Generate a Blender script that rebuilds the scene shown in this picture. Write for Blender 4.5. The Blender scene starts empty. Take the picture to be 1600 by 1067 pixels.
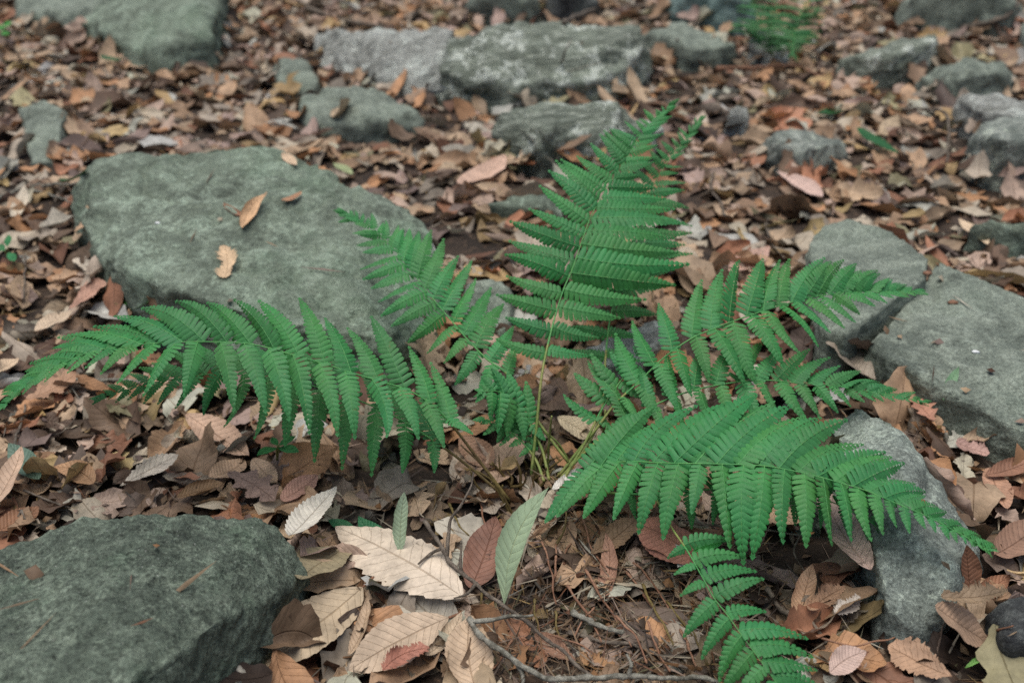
import bpy, bmesh, math, random
import numpy as np
from mathutils import Vector, Matrix
from mathutils.bvhtree import BVHTree

# ------------------------------------------------------------------ camera, sky, sun, exposure
scene = bpy.context.scene
COL = scene.collection
PITCH = math.radians(29.5)
CAM_H = 0.61
FPX = 1570.0                      # focal length in photograph pixels (1600 wide)
cam_d = bpy.data.cameras.new('camera')
cam = bpy.data.objects.new('camera', cam_d)
COL.objects.link(cam)
cam.location = (0, 0, CAM_H)
cam.rotation_euler = (math.pi / 2 - PITCH, 0, 0)
cam_d.sensor_width = 36.0
cam_d.lens = 36.0 * FPX / 1600.0
cam_d.clip_start = 0.02
cam_d.clip_end = 400.0
cam_d.dof.use_dof = True
cam_d.dof.focus_distance = 0.88
cam_d.dof.aperture_fstop = 5.3
scene.camera = cam

world = bpy.data.worlds.new('World')
scene.world = world
world.use_nodes = True
wn = world.node_tree
for n in list(wn.nodes):
    wn.nodes.remove(n)
sky = wn.nodes.new('ShaderNodeTexSky')
sky.sky_type = 'NISHITA'
sky.sun_disc = False
SUN_EL, SUN_AZ = math.radians(84), math.radians(250)
sky.sun_elevation = SUN_EL
sky.sun_rotation = SUN_AZ
sky.air_density = 1.0
sky.dust_density = 4.0
bg = wn.nodes.new('ShaderNodeBackground')
bg.inputs['Strength'].default_value = 0.05
wo = wn.nodes.new('ShaderNodeOutputWorld')
wn.links.new(sky.outputs[0], bg.inputs['Color'])
wn.links.new(bg.outputs[0], wo.inputs['Surface'])

sun_d = bpy.data.lights.new('sun', 'SUN')
sun_d.energy = 1.5
sun_d.angle = math.radians(55)
sun_d.color = (1.0, 0.955, 0.89)
sun = bpy.data.objects.new('sun', sun_d)
COL.objects.link(sun)
sdir = Vector((math.sin(SUN_AZ) * math.cos(SUN_EL), math.cos(SUN_AZ) * math.cos(SUN_EL), math.sin(SUN_EL)))
sun.rotation_euler = sdir.to_track_quat('Z', 'Y').to_euler()
sun.location = sdir * 5

scene.view_settings.view_transform = 'Standard'
scene.view_settings.look = 'None'
scene.view_settings.gamma = 1.0
scene.view_settings.exposure = 0.95
scene.render.engine = 'CYCLES'
scene.cycles.max_bounces = 6
scene.cycles.use_denoising = False

# ------------------------------------------------------------------ numbers
RNG = np.random.default_rng(11)
CP, SP = math.cos(PITCH), math.sin(PITCH)


def ray(px, py):
    a = (px - 800.0) / FPX
    t = (py - 533.5) / FPX
    # camera forward (0,cp,-sp), up (0,sp,cp)
    return np.array([a, CP - t * SP, -SP - t * CP])


def P(px, py, z=0.0):
    r = ray(px, py)
    k = (z - CAM_H) / r[2]
    return np.array([0, 0, CAM_H]) + r * k


def PD(px, py, d):
    return np.array([0, 0, CAM_H]) + ray(px, py) * d


def project(p):
    p = np.atleast_2d(p)
    q = p - np.array([0, 0, CAM_H])
    f = q[:, 1] * CP - q[:, 2] * SP
    u = q[:, 1] * SP + q[:, 2] * CP
    return np.stack([800 + FPX * q[:, 0] / f, 533.5 - FPX * u / f, f], 1)


_perm = np.random.default_rng(5).permutation(256)
_perm = np.concatenate([_perm, _perm, _perm])
_grad = np.random.default_rng(6).normal(size=(256, 3))
_grad /= np.linalg.norm(_grad, axis=1)[:, None]


def pnoise(p):
    p = np.asarray(p, float)
    i = np.floor(p).astype(int)
    f = p - i
    w = f * f * f * (f * (f * 6 - 15) + 10)
    i &= 255
    out = 0
    for dx in (0, 1):
        for dy in (0, 1):
            for dz in (0, 1):
                h = _perm[_perm[_perm[(i[:, 0] + dx) & 255] + ((i[:, 1] + dy) & 255)] + ((i[:, 2] + dz) & 255)]
                g = _grad[h]
                d = f - np.array([dx, dy, dz])
                v = (g * d).sum(1)
                wx = w[:, 0] if dx else 1 - w[:, 0]
                wy = w[:, 1] if dy else 1 - w[:, 1]
                wz = w[:, 2] if dz else 1 - w[:, 2]
                out = out + v * wx * wy * wz
    return out * 1.5


def fbm(p, octv=4, gain=0.5):
    a, s, o = 1.0, 1.0, 0
    for _ in range(octv):
        o = o + a * pnoise(p * s + 17.3 * s)
        a *= gain
        s *= 2.03
    return o


def lin(c):
    c = np.array(c, float) / 255.0
    return np.where(c <= 0.04045, c / 12.92, ((c + 0.055) / 1.055) ** 2.4)


def unit(v):
    return v / max(1e-9, np.linalg.norm(v))


def catmull(pts, n):
    pts = np.asarray(pts, float)
    P0 = np.vstack([2 * pts[0] - pts[1], pts, 2 * pts[-1] - pts[-2]])
    m = len(pts) - 1
    seg = np.linspace(0, m, n)
    k = np.minimum(seg.astype(int), m - 1)
    t = (seg - k)[:, None]
    a, b, c, d = P0[k], P0[k + 1], P0[k + 2], P0[k + 3]
    o = 0.5 * ((2 * b) + (-a + c) * t + (2 * a - 5 * b + 4 * c - d) * t ** 2 + (-a + 3 * b - 3 * c + d) * t ** 3)
    L = np.concatenate([[0], np.cumsum(np.linalg.norm(np.diff(o, axis=0), axis=1))])
    s = np.linspace(0, L[-1], n)
    return np.stack([np.interp(s, L, o[:, j]) for j in range(o.shape[1])], 1)


# ------------------------------------------------------------------ mesh helpers
def mesh_from(name, verts, faces, mats=(), attrs=None, smooth=True, mat_idx=None):
    """faces: (N,3) or (N,4) int array, or list of such arrays"""
    me = bpy.data.meshes.new(name)
    fl = faces if isinstance(faces, list) else [faces]
    verts = np.asarray(verts, np.float32)
    loops = np.concatenate([np.asarray(f).ravel() for f in fl]).astype(np.int32)
    tot = np.concatenate([np.full(len(f), np.asarray(f).shape[1]) for f in fl]).astype(np.int32)
    start = np.concatenate([[0], np.cumsum(tot)[:-1]]).astype(np.int32)
    me.vertices.add(len(verts))
    me.vertices.foreach_set('co', verts.ravel())
    me.loops.add(len(loops))
    me.loops.foreach_set('vertex_index', loops)
    me.polygons.add(len(tot))
    me.polygons.foreach_set('loop_start', start)
    me.polygons.foreach_set('loop_total', tot)
    if smooth:
        me.polygons.foreach_set('use_smooth', np.ones(len(tot), bool))
    for m in mats:
        me.materials.append(m)
    if mat_idx is not None:
        me.polygons.foreach_set('material_index', np.asarray(mat_idx, np.int32))
    if attrs:
        for k, v in attrs.items():
            v = np.asarray(v, np.float32)
            if v.shape[1] == 4:
                a = me.attributes.new(k, 'FLOAT_COLOR', 'POINT')
                a.data.foreach_set('color', v.ravel())
            else:
                a = me.attributes.new(k, 'FLOAT_VECTOR', 'POINT')
                a.data.foreach_set('vector', v.ravel())
    me.update(calc_edges=True)
    me.validate()
    return me


def link(name, me, parent=None, loc=None):
    o = bpy.data.objects.new(name, me)
    COL.objects.link(o)
    if parent is not None:
        o.parent = parent
    if loc is not None:
        o.location = loc
    return o


def tag(o, label=None, cat=None, group=None, kind=None):
    if label: o['label'] = label
    if cat: o['category'] = cat
    if group: o['group'] = group
    if kind: o['kind'] = kind
    return o


def empty(name, loc):
    o = bpy.data.objects.new(name, None)
    o.empty_display_size = 0.02
    COL.objects.link(o)
    o.location = loc
    return o


def tube(pts, rad, sides=6, rough=0.0, seed=0):
    pts = np.asarray(pts, float)
    n = len(pts)
    rad = np.broadcast_to(np.asarray(rad, float), (n,))
    tan = np.gradient(pts, axis=0)
    tan /= np.linalg.norm(tan, axis=1)[:, None] + 1e-9
    ref = np.array([0.13, 0.31, 0.94])
    V = []
    for i in range(n):
        t = tan[i]
        b = unit(np.cross(t, ref))
        c = np.cross(b, t)
        a = np.linspace(0, 2 * np.pi, sides, endpoint=False)
        ring = pts[i] + rad[i] * (np.cos(a)[:, None] * b + np.sin(a)[:, None] * c)
        V.append(ring)
    V = np.vstack(V)
    if rough:
        ctr = np.repeat(pts, sides, 0)
        k = 1 + rough * pnoise(V * 220 + seed)
        V = ctr + (V - ctr) * k[:, None]
    F = []
    for i in range(n - 1):
        for j in range(sides):
            j2 = (j + 1) % sides
            F.append((i * sides + j, i * sides + j2, (i + 1) * sides + j2, (i + 1) * sides + j))
    V = np.vstack([V, pts[0], pts[-1]])
    c0, c1 = n * sides, n * sides + 1
    T = [(c0, (j + 1) % sides, j) for j in range(sides)]
    T += [(c1, (n - 1) * sides + j, (n - 1) * sides + (j + 1) % sides) for j in range(sides)]
    return V, [np.array(F), np.array(T)]


# ------------------------------------------------------------------ materials
class NT:
    def __init__(self, name):
        self.m = bpy.data.materials.new(name)
        self.m.use_nodes = True
        self.t = self.m.node_tree
        for n in list(self.t.nodes):
            self.t.nodes.remove(n)
        self.out = self.n('ShaderNodeOutputMaterial')

    def n(self, typ, **kw):
        o = self.t.nodes.new(typ)
        for k, v in kw.items():
            setattr(o, k, v)
        return o

    def set(self, sock, v):
        if hasattr(v, 'is_output'):
            self.t.links.new(v, sock)
        else:
            sock.default_value = v

    def math(self, op, a, b=None, c=None, clamp=False):
        o = self.n('ShaderNodeMath', operation=op, use_clamp=clamp)
        self.set(o.inputs[0], a)
        if b is not None: self.set(o.inputs[1], b)
        if c is not None: self.set(o.inputs[2], c)
        return o.outputs[0]

    def maprange(self, v, a, b, c=0.0, d=1.0, smooth=True):
        o = self.n('ShaderNodeMapRange')
        o.interpolation_type = 'SMOOTHSTEP' if smooth else 'LINEAR'
        self.set(o.inputs[0], v)
        for i, x in enumerate((a, b, c, d)):
            self.set(o.inputs[i + 1], x)
        return o.outputs[0]

    def mix(self, f, a, b, blend='MIX'):
        o = self.n('ShaderNodeMix', data_type='RGBA', blend_type=blend)
        self.set(o.inputs[0], f)
        self.set(o.inputs[6], tuple(a) + (1,) if isinstance(a, (tuple, list, np.ndarray)) and len(a) == 3 else a)
        self.set(o.inputs[7], tuple(b) + (1,) if isinstance(b, (tuple, list, np.ndarray)) and len(b) == 3 else b)
        return o.outputs[2]

    def noise(self, vec, scale, detail=4, rough=0.55, dist=0.0, out=0):
        o = self.n('ShaderNodeTexNoise')
        self.set(o.inputs['Vector'], vec)
        o.inputs['Scale'].default_value = scale
        o.inputs['Detail'].default_value = detail
        o.inputs['Roughness'].default_value = rough
        o.inputs['Distortion'].default_value = dist
        return o.outputs[out]

    def mapping(self, vec, scale=(1, 1, 1), rot=(0, 0, 0), loc=(0, 0, 0)):
        o = self.n('ShaderNodeMapping')
        self.set(o.inputs[0], vec)
        o.inputs['Location'].default_value = loc
        o.inputs['Rotation'].default_value = rot
        o.inputs['Scale'].default_value = scale
        return o.outputs[0]

    def bump(self, h, strength, dist, normal=None):
        o = self.n('ShaderNodeBump')
        o.inputs['Strength'].default_value = strength
        o.inputs['Distance'].default_value = dist
        self.set(o.inputs['Height'], h)
        if normal is not None: self.set(o.inputs['Normal'], normal)
        return o.outputs[0]


def leaf_material(name, trans=0.12, rough=0.62, mottle=1.0, vein_dark=0.62, spec=0.35):
    T = NT(name)
    tint = T.n('ShaderNodeAttribute', attribute_name='tint').outputs['Color']
    luv = T.n('ShaderNodeAttribute', attribute_name='luv').outputs['Vector']
    sep = T.n('ShaderNodeSeparateXYZ')
    T.set(sep.inputs[0], luv)
    v, u, z = sep.outputs
    nv = T.math('FLOOR', z)
    seed = T.math('FRACT', z)
    au = T.math('ABSOLUTE', u)
    pos = T.n('ShaderNodeTexCoord').outputs['Object']
    off = T.n('ShaderNodeCombineXYZ')
    T.set(off.inputs[0], T.math('MULTIPLY', seed, 37.0))
    T.set(off.inputs[1], T.math('MULTIPLY', seed, 91.0))
    vadd = T.n('ShaderNodeVectorMath', operation='ADD')
    T.set(vadd.inputs[0], pos); T.set(vadd.inputs[1], off.outputs[0])
    vec = vadd.outputs[0]
    s = T.math('SUBTRACT', T.math('MULTIPLY', v, nv), T.math('MULTIPLY', au, 1.35))
    wob = T.math('MULTIPLY', T.math('SUBTRACT', T.noise(vec, 60, 2), 0.5), 0.25)
    s = T.math('ADD', s, wob)
    pp = T.math('PINGPONG', s, 0.5)
    side = T.maprange(pp, 0.0, 0.06, 1.0, 0.0)
    mid = T.maprange(au, 0.0, 0.05, 1.0, 0.0)
    vein = T.math('MAXIMUM', T.math('MULTIPLY', side, T.math('MULTIPLY', seed, 0.75)), mid)
    n1 = T.noise(vec, 38, 5, 0.62)
    n2 = T.noise(vec, 260, 3, 0.6)
    val = T.math('ADD', T.math('MULTIPLY', T.math('SUBTRACT', n1, 0.5), 1.5 * mottle),
                 T.math('MULTIPLY', T.math('SUBTRACT', n2, 0.5), 0.55 * mottle))
    fac = T.math('ADD', val, 1.0)
    comb = T.n('ShaderNodeCombineColor')
    for i in range(3): T.set(comb.inputs[i], fac)
    col = T.mix(1.0, tint, comb.outputs[0], 'MULTIPLY')
    spots = T.maprange(T.noise(vec, 95, 3, 0.5, 0.3), 0.66, 0.74)
    col = T.mix(T.math('MULTIPLY', spots, 0.65 * mottle), col, (0.035, 0.02, 0.012))
    vcol = T.mix(1.0, col, (vein_dark, vein_dark * 0.9, vein_dark * 0.8), 'MULTIPLY')
    col = T.mix(T.math('MULTIPLY', vein, 0.75), col, vcol)
    hgt = T.math('ADD', T.math('MULTIPLY', vein, -0.6), T.math('MULTIPLY', n1, 0.9))
    ridge = T.math('MULTIPLY', pp, T.math('MULTIPLY', seed, 0.55))
    hgt = T.math('ADD', hgt, ridge)
    nrm = T.bump(hgt, 0.7, 0.0016)
    b = T.n('ShaderNodeBsdfPrincipled')
    T.set(b.inputs['Base Color'], col)
    b.inputs['Roughness'].default_value = rough
    b.inputs['Specular IOR Level'].default_value = spec
    T.set(b.inputs['Normal'], nrm)
    tr = T.n('ShaderNodeBsdfTranslucent')
    T.set(tr.inputs['Color'], col)
    mx = T.n('ShaderNodeMixShader')
    mx.inputs[0].default_value = trans
    T.t.links.new(b.outputs[0], mx.inputs[1]); T.t.links.new(tr.outputs[0], mx.inputs[2])
    T.t.links.new(mx.outputs[0], T.out.inputs['Surface'])
    return T.m


def fern_material(name):
    T = NT(name)
    tint = T.n('ShaderNodeAttribute', attribute_name='tint').outputs['Color']
    pos = T.n('ShaderNodeTexCoord').outputs['Object']
    n1 = T.noise(pos, 55, 4)
    n2 = T.noise(pos, 420, 2)
    f = T.math('ADD', T.math('ADD', T.math('MULTIPLY', n1, 0.55), T.math('MULTIPLY', n2, 0.3)), 0.58)
    cc = T.n('ShaderNodeCombineColor')
    for i in range(3): T.set(cc.inputs[i], f)
    col = T.mix(1.0, tint, cc.outputs[0], 'MULTIPLY')
    sp = T.maprange(T.noise(pos, 160, 2), 0.7, 0.76)
    col = T.mix(T.math('MULTIPLY', sp, 0.4), col, (0.13, 0.13, 0.04))
    n3 = T.maprange(T.noise(pos, 22, 3), .4, .7)
    col = T.mix(T.math('MULTIPLY', n3, 0.35), col, T.mix(1.0, col, (1.5, 1.12, .8), 'MULTIPLY'))
    nrm = T.bump(T.noise(pos, 700, 3), 0.35, 0.0006)
    b = T.n('ShaderNodeBsdfPrincipled')
    T.set(b.inputs['Base Color'], col)
    b.inputs['Roughness'].default_value = 0.55
    b.inputs['Specular IOR Level'].default_value = 0.38
    T.set(b.inputs['Normal'], nrm)
    tr = T.n('ShaderNodeBsdfTranslucent')
    T.set(tr.inputs['Color'], T.mix(1.0, col, (1.1, 1.2, 0.55), 'MULTIPLY'))
    mx = T.n('ShaderNodeMixShader')
    mx.inputs[0].default_value = 0.28
    T.t.links.new(b.outputs[0], mx.inputs[1]); T.t.links.new(tr.outputs[0], mx.inputs[2])
    T.t.links.new(mx.outputs[0], T.out.inputs['Surface'])
    return T.m


def stem_material(name, c1, c2, scale=60, rough=0.6, bump=0.4):
    T = NT(name)
    pos = T.n('ShaderNodeTexCoord').outputs['Object']
    n = T.noise(pos, scale, 5, 0.6)
    col = T.mix(T.maprange(n, 0.35, 0.65), tuple(c1), tuple(c2))
    n2 = T.noise(pos, scale * 9, 3, 0.6)
    col = T.mix(T.math('MULTIPLY', T.maprange(n2, 0.45, 0.7), 0.5), col, tuple(np.array(c1) * 0.45))
    b = T.n('ShaderNodeBsdfPrincipled')
    T.set(b.inputs['Base Color'], col)
    b.inputs['Roughness'].default_value = rough
    b.inputs['Specular IOR Level'].default_value = 0.3
    T.set(b.inputs['Normal'], T.bump(n2, bump, 0.001))
    T.t.links.new(b.outputs[0], T.out.inputs['Surface'])
    return T.m


def rock_material(name, dark, mid, light, lichen=(0.30, 0.34, 0.29), lichen_amt=0.5, moss=0.25, strata=0.0,
                  scale=1.0, rot=(0, 0, 0), speck=0.5):
    T = NT(name)
    pos = T.n('ShaderNodeTexCoord').outputs['Object']
    rpos = T.mapping(pos, rot=rot)
    spos = T.mapping(rpos, scale=(1, 1, 7)) if strata else rpos
    n1 = T.noise(pos, 9 * scale, 9, 0.68, 0.0)
    n2 = T.noise(spos, 34 * scale, 8, 0.72, 0.0)
    n3 = T.noise(pos, 330, 4, 0.7)
    n4 = T.noise(pos, 120, 4, 0.65)
    col = T.mix(T.maprange(n1, 0.33, 0.66), tuple(dark), tuple(mid))
    col = T.mix(T.math('MULTIPLY', T.maprange(n2, 0.45, 0.68), 0.75), col, tuple(light))
    # lichen crusts: patchy, with a broken grainy rim
    ln = T.noise(pos, 15 * scale, 8, 0.72, 0.1)
    ln = T.math('ADD', ln, T.math('MULTIPLY', T.math('SUBTRACT', n4, 0.5), 0.35))
    lf = T.maprange(ln, 0.545, 0.585)
    col = T.mix(T.math('MULTIPLY', lf, lichen_amt), col, tuple(lichen))
    l2 = T.maprange(T.math('ADD', T.noise(T.mapping(pos, loc=(9, 2, 5)), 48 * scale, 4, 0.6), T.math('MULTIPLY', T.math('SUBTRACT', n3, 0.5), 0.3)), 0.62, 0.66)
    col = T.mix(T.math('MULTIPLY', l2, lichen_amt * 0.8), col, tuple(np.array(lichen) * 1.1))
    # moss / algae film
    mf = T.maprange(T.noise(pos, 6.5 * scale, 8, 0.7, 0.0), 0.5, 0.66)
    col = T.mix(T.math('MULTIPLY', mf, moss), col, (0.045, 0.105, 0.055))
    # dark wet stains
    df = T.maprange(T.noise(T.mapping(pos, loc=(3, 7, 1)), 13 * scale, 8, 0.7, 0.0), 0.56, 0.64)
    col = T.mix(T.math('MULTIPLY', df, 0.55), col, tuple(np.array(dark) * 0.45))
    # mineral grain
    g = T.math('ADD', T.math('MULTIPLY', T.math('SUBTRACT', n3, 0.5), 2.4 * speck), 1.0)
    g = T.math('ADD', g, T.math('MULTIPLY', T.math('SUBTRACT', n4, 0.5), 1.0 * speck))
    cc = T.n('ShaderNodeCombineColor')
    for i in range(3): T.set(cc.inputs[i], g)
    col = T.mix(1.0, col, cc.outputs[0], 'MULTIPLY')
    wf = T.maprange(T.noise(pos, 520, 2, 0.5), 0.68, 0.76)
    col = T.mix(T.math('MULTIPLY', wf, 0.55 * speck), col, (0.45, 0.48, 0.44))
    h = T.math('ADD', T.math('MULTIPLY', n3, 0.35), T.math('ADD', T.math('MULTIPLY', n4, 0.7), T.math('MULTIPLY', n2, 1.6 if strata else 1.0)))
    nrm = T.bump(h, 1.0, 0.006)
    b = T.n('ShaderNodeBsdfPrincipled')
    T.set(b.inputs['Base Color'], col)
    b.inputs['Roughness'].default_value = 0.82
    b.inputs['Specular IOR Level'].default_value = 0.3
    T.set(b.inputs['Normal'], nrm)
    T.t.links.new(b.outputs[0], T.out.inputs['Surface'])
    return T.m


def soil_material(name):
    T = NT(name)
    pos = T.n('ShaderNodeTexCoord').outputs['Object']
    n1 = T.noise(pos, 14, 8, 0.7)
    n2 = T.noise(pos, 90, 6, 0.7)
    col = T.mix(T.maprange(n1, 0.35, 0.65), (0.022, 0.015, 0.010), (0.055, 0.037, 0.025))
    col = T.mix(T.math('MULTIPLY', T.maprange(n2, 0.52, 0.7), 0.8), col, (0.15, 0.095, 0.06))
    b = T.n('ShaderNodeBsdfPrincipled')
    T.set(b.inputs['Base Color'], col)
    b.inputs['Roughness'].default_value = 0.95
    T.set(b.inputs['Normal'], T.bump(n2, 0.9, 0.01))
    T.t.links.new(b.outputs[0], T.out.inputs['Surface'])
    return T.m


M_LEAF = leaf_material('dead_leaf')
M_GREEN = leaf_material('green_leaf', trans=0.2, rough=0.5, mottle=0.45, vein_dark=1.35, spec=0.4)
M_FERN = fern_material('fern_blade')
M_RIB = stem_material('fern_rib', lin((72, 142, 80)), lin((94, 154, 86)), 90, 0.5, 0.15)
M_STIPE = stem_material('fern_stipe', lin((112, 134, 72)), lin((150, 150, 90)), 40, 0.5, 0.2)
M_STIPEB = stem_material('fern_stipe_brown', lin((84, 70, 44)), lin((118, 104, 62)), 40, 0.55, 0.3)
M_TWIG = stem_material('twig_bark', lin((78, 70, 62)), lin((124, 114, 102)), 110, 0.85, 1.0)
M_TWIGP = stem_material('twig_bark_pale', lin((96, 94, 84)), lin((160, 158, 146)), 170, 0.85, 1.0)
M_STRAW = stem_material('dry_straw', lin((118, 84, 64)), lin((150, 114, 92)), 50, 0.7, 0.4)
M_SOIL = soil_material('soil')

# ------------------------------------------------------------------ ground
def ground_z(x, y):
    x = np.asarray(x, float); y = np.asarray(y, float)
    p = np.stack([x.ravel() * 1.7, y.ravel() * 1.7, np.full(x.size, 0.4)], 1)
    q = np.stack([x.ravel() * 9, y.ravel() * 9, np.full(x.size, 2.4)], 1)
    return (0.016 * pnoise(p) + 0.005 * fbm(q, 2)).reshape(x.shape) - 0.012


def axis(lo, hi, step, far):
    a = np.arange(lo, hi + 1e-6, step)
    o = [a]
    s, e = step * 2, hi
    up = []
    while e < far:
        e += s; s *= 1.6; up.append(e)
    s, e = step * 2, lo
    dn = []
    while e > -far:
        e -= s; s *= 1.6; dn.append(e)
    return np.concatenate([dn[::-1], a, up])


gx, gy = axis(-2.8, 2.8, 0.03, 120), axis(0.0, 5.2, 0.03, 120)
GX, GY = np.meshgrid(gx, gy)
GZ = ground_z(GX, GY)
nx, ny = len(gx), len(gy)
idx = np.arange(nx * ny).reshape(ny, nx)
gf = np.stack([idx[:-1, :-1], idx[:-1, 1:], idx[1:, 1:], idx[1:, :-1]], -1).reshape(-1, 4)
g_me = mesh_from('ground', np.stack([GX, GY, GZ], -1).reshape(-1, 3), gf, [M_SOIL])
ground = link('ground', g_me)
tag(ground, 'dark moist forest soil under the fallen leaves', None, None, 'structure')

# ------------------------------------------------------------------ rocks
ROCK_TRIS = []          # (verts, tris) for height sampling and sight lines
LAND = []               # (px, py, phrase) landmarks for labels


def rock(name, label, hulls, mat, voxel=0.006, rough=0.010, freq=9.0, strata=0.0, strata_n=(0, 0.2, 1), strata_t=0.02,
         crack=0.0, seed=0, smooth=3, group=None, cat='rock', fine=1.0, flare=.06):
    allp = []
    bm = bmesh.new()
    for h in hulls:
        pts = []
        for q in h:
            w = P(q[0], q[1], q[2])
            pts.append(w)
        c = np.mean(pts, 0)
        low = []
        for w in pts:
            d = (w - c); d[2] = 0
            e = w + d * flare
            low.append(np.array([e[0], e[1], min(-0.06, w[2] - 0.05)]))
        pts = pts + low
        allp += pts
        tmp = bmesh.new()
        vs = [tmp.verts.new(p) for p in pts]
        r = bmesh.ops.convex_hull(tmp, input=vs)
        bad = [v for v in tmp.verts if not v.link_faces]
        bmesh.ops.delete(tmp, geom=bad, context='VERTS')
        me = bpy.data.meshes.new('hull')
        tmp.to_mesh(me); tmp.free()
        bm.from_mesh(me)
        bpy.data.meshes.remove(me)
    me = bpy.data.meshes.new('hull')
    bm.to_mesh(me); bm.free()
    allp = np.array(allp)
    ctr = np.array([allp[:, 0].mean(), allp[:, 1].mean(), 0.0])
    ob = bpy.data.objects.new(name, me)
    COL.objects.link(ob)
    md = ob.modifiers.new('r', 'REMESH')
    md.mode = 'VOXEL'; md.voxel_size = voxel
    dg = bpy.context.evaluated_depsgraph_get()
    ev = ob.evaluated_get(dg)
    m2 = bpy.data.meshes.new_from_object(ev)
    ob.modifiers.clear()
    n = len(m2.vertices)
    co = np.empty(n * 3, np.float32); m2.vertices.foreach_get('co', co); co = co.reshape(-1, 3).astype(float)
    ne = len(m2.edges)
    ed = np.empty(ne * 2, np.int32); m2.edges.foreach_get('vertices', ed); ed = ed.reshape(-1, 2)
    deg = np.bincount(ed.ravel(), minlength=n).astype(float)[:, None]

    def lap(x, it, k=0.5):
        for _ in range(it):
            s = np.zeros_like(x)
            for j in range(x.shape[1]):
                s[:, j] = np.bincount(ed[:, 0], x[ed[:, 1], j], n) + np.bincount(ed[:, 1], x[ed[:, 0], j], n)
            x = x + k * (s / np.maximum(deg, 1) - x)
        return x
    co = lap(co, smooth)
    nf = len(m2.polygons)
    lp = np.empty(len(m2.loops), np.int32); m2.loops.foreach_get('vertex_index', lp)
    quads = lp.reshape(-1, 4)

    def normals(c):
        a = np.cross(c[quads[:, 2]] - c[quads[:, 0]], c[quads[:, 3]] - c[quads[:, 1]])
        nn = np.zeros_like(c)
        for k in range(4):
            for j in range(3):
                nn[:, j] += np.bincount(quads[:, k], a[:, j], n)
        return nn / (np.linalg.norm(nn, axis=1)[:, None] + 1e-12)
    nr = lap(normals(co), 6)
    nr /= np.linalg.norm(nr, axis=1)[:, None] + 1e-9
    off = np.array([seed * 3.1, seed * 1.7, seed * 5.3])
    p = co + off
    d = rough * fbm(p * freq, 5, 0.52)
    rg = 1 - np.abs(fbm(p * freq * 0.9 + 40, 3))
    d -= rough * 0.7 * np.clip(rg - 0.72, 0, 1) / 0.28
    # chipped flakes: stepped noise leaves small ledges
    st = fbm(p * freq * 1.3 + 9, 3) * 3
    d += rough * 0.35 * (np.floor(st) + np.clip((st - np.floor(st)) * 5 - 4, 0, 1) - st)
    d += 0.0016 * fine * fbm(p * 75, 3, 0.6)
    if strata:
        sn = unit(np.array(strata_n, float))
        s = (p @ sn) / strata_t + 1.1 * fbm(p * 7, 3)
        fr = s - np.floor(s)
        d += strata * (np.where(fr < 0.75, fr / 0.75, (1 - fr) / 0.25) - 0.5) * (0.5 + 0.8 * np.abs(pnoise(p * 8 + 3)))
    if crack:
        c1 = pnoise(p * np.array([5, 5, 2.0]) + 71) + 0.12 * fbm(p * 30, 2)
        d -= crack * np.exp(-(c1 / 0.035) ** 2)
    co = co + nr * d[:, None]
    nn = normals(co)
    me3 = mesh_from(name, co - ctr, quads, [mat])
    ob.data = me3
    ob.location = ctr
    bpy.data.meshes.remove(m2); bpy.data.meshes.remove(me)
    tag(ob, label, cat, group)
    ROCK_TRIS.append((co, np.vstack([quads[:, [0, 1, 2]], quads[:, [0, 2, 3]]])))
    return ob


C = lambda *s: [tuple(lin(x)) for x in s]
MR_FORE = rock_material('rock_foreground', *C((74, 84, 74), (96, 108, 95), (120, 132, 117)), lichen=tuple(lin((146, 160, 142))), lichen_amt=0.26, moss=0.34, scale=1.5, speck=1.35)
MR_FLAT = rock_material('rock_flat_green', *C((94, 104, 92), (122, 136, 120), (146, 160, 144)), lichen=tuple(lin((158, 176, 158))), lichen_amt=0.4, moss=0.3, scale=0.9, speck=0.9)
MR_LICH = rock_material('rock_lichen', *C((88, 96, 86), (136, 146, 132), (184, 192, 178)), lichen=tuple(lin((200, 208, 198))), lichen_amt=0.9, moss=0.12, strata=1, scale=0.7, rot=(0.25, 0.1, 0), speck=0.6)
MR_PALE = rock_material('rock_pale', *C((122, 124, 118), (164, 168, 162), (198, 202, 196)), lichen=tuple(lin((206, 214, 206))), lichen_amt=0.7, moss=0.06, strata=1, scale=0.8, rot=(0.35, 0.25, 0.2), speck=0.6)
MR_SLAB = rock_material('rock_slab', *C((98, 107, 98), (130, 140, 128), (152, 162, 148)), lichen=tuple(lin((150, 160, 148))), lichen_amt=0.35, moss=0.12, scale=1.1, speck=1.0)
MR_GREY = rock_material('rock_grey', *C((96, 104, 98), (140, 148, 140), (182, 188, 178)), lichen=tuple(lin((180, 190, 174))), lichen_amt=0.6, moss=0.15, scale=1.1, speck=1.1)
MR_LONG = rock_material('rock_long', *C((104, 112, 106), (136, 146, 138), (164, 174, 164)), lichen=tuple(lin((178, 190, 176))), lichen_amt=0.5, moss=0.12, scale=1.0, speck=1.1)
MR_BLUE = rock_material('rock_bluegreen', *C((92, 116, 112), (128, 152, 148), (154, 174, 168)), lichen=tuple(lin((160, 186, 178))), lichen_amt=0.4, moss=0.15, scale=1.0, speck=0.4)
MR_DARK = rock_material('rock_dark', *C((50, 52, 54), (74, 78, 78), (104, 108, 106)), lichen=tuple(lin((120, 126, 122))), lichen_amt=0.3, moss=0.1, scale=1.5, speck=0.7)

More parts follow.
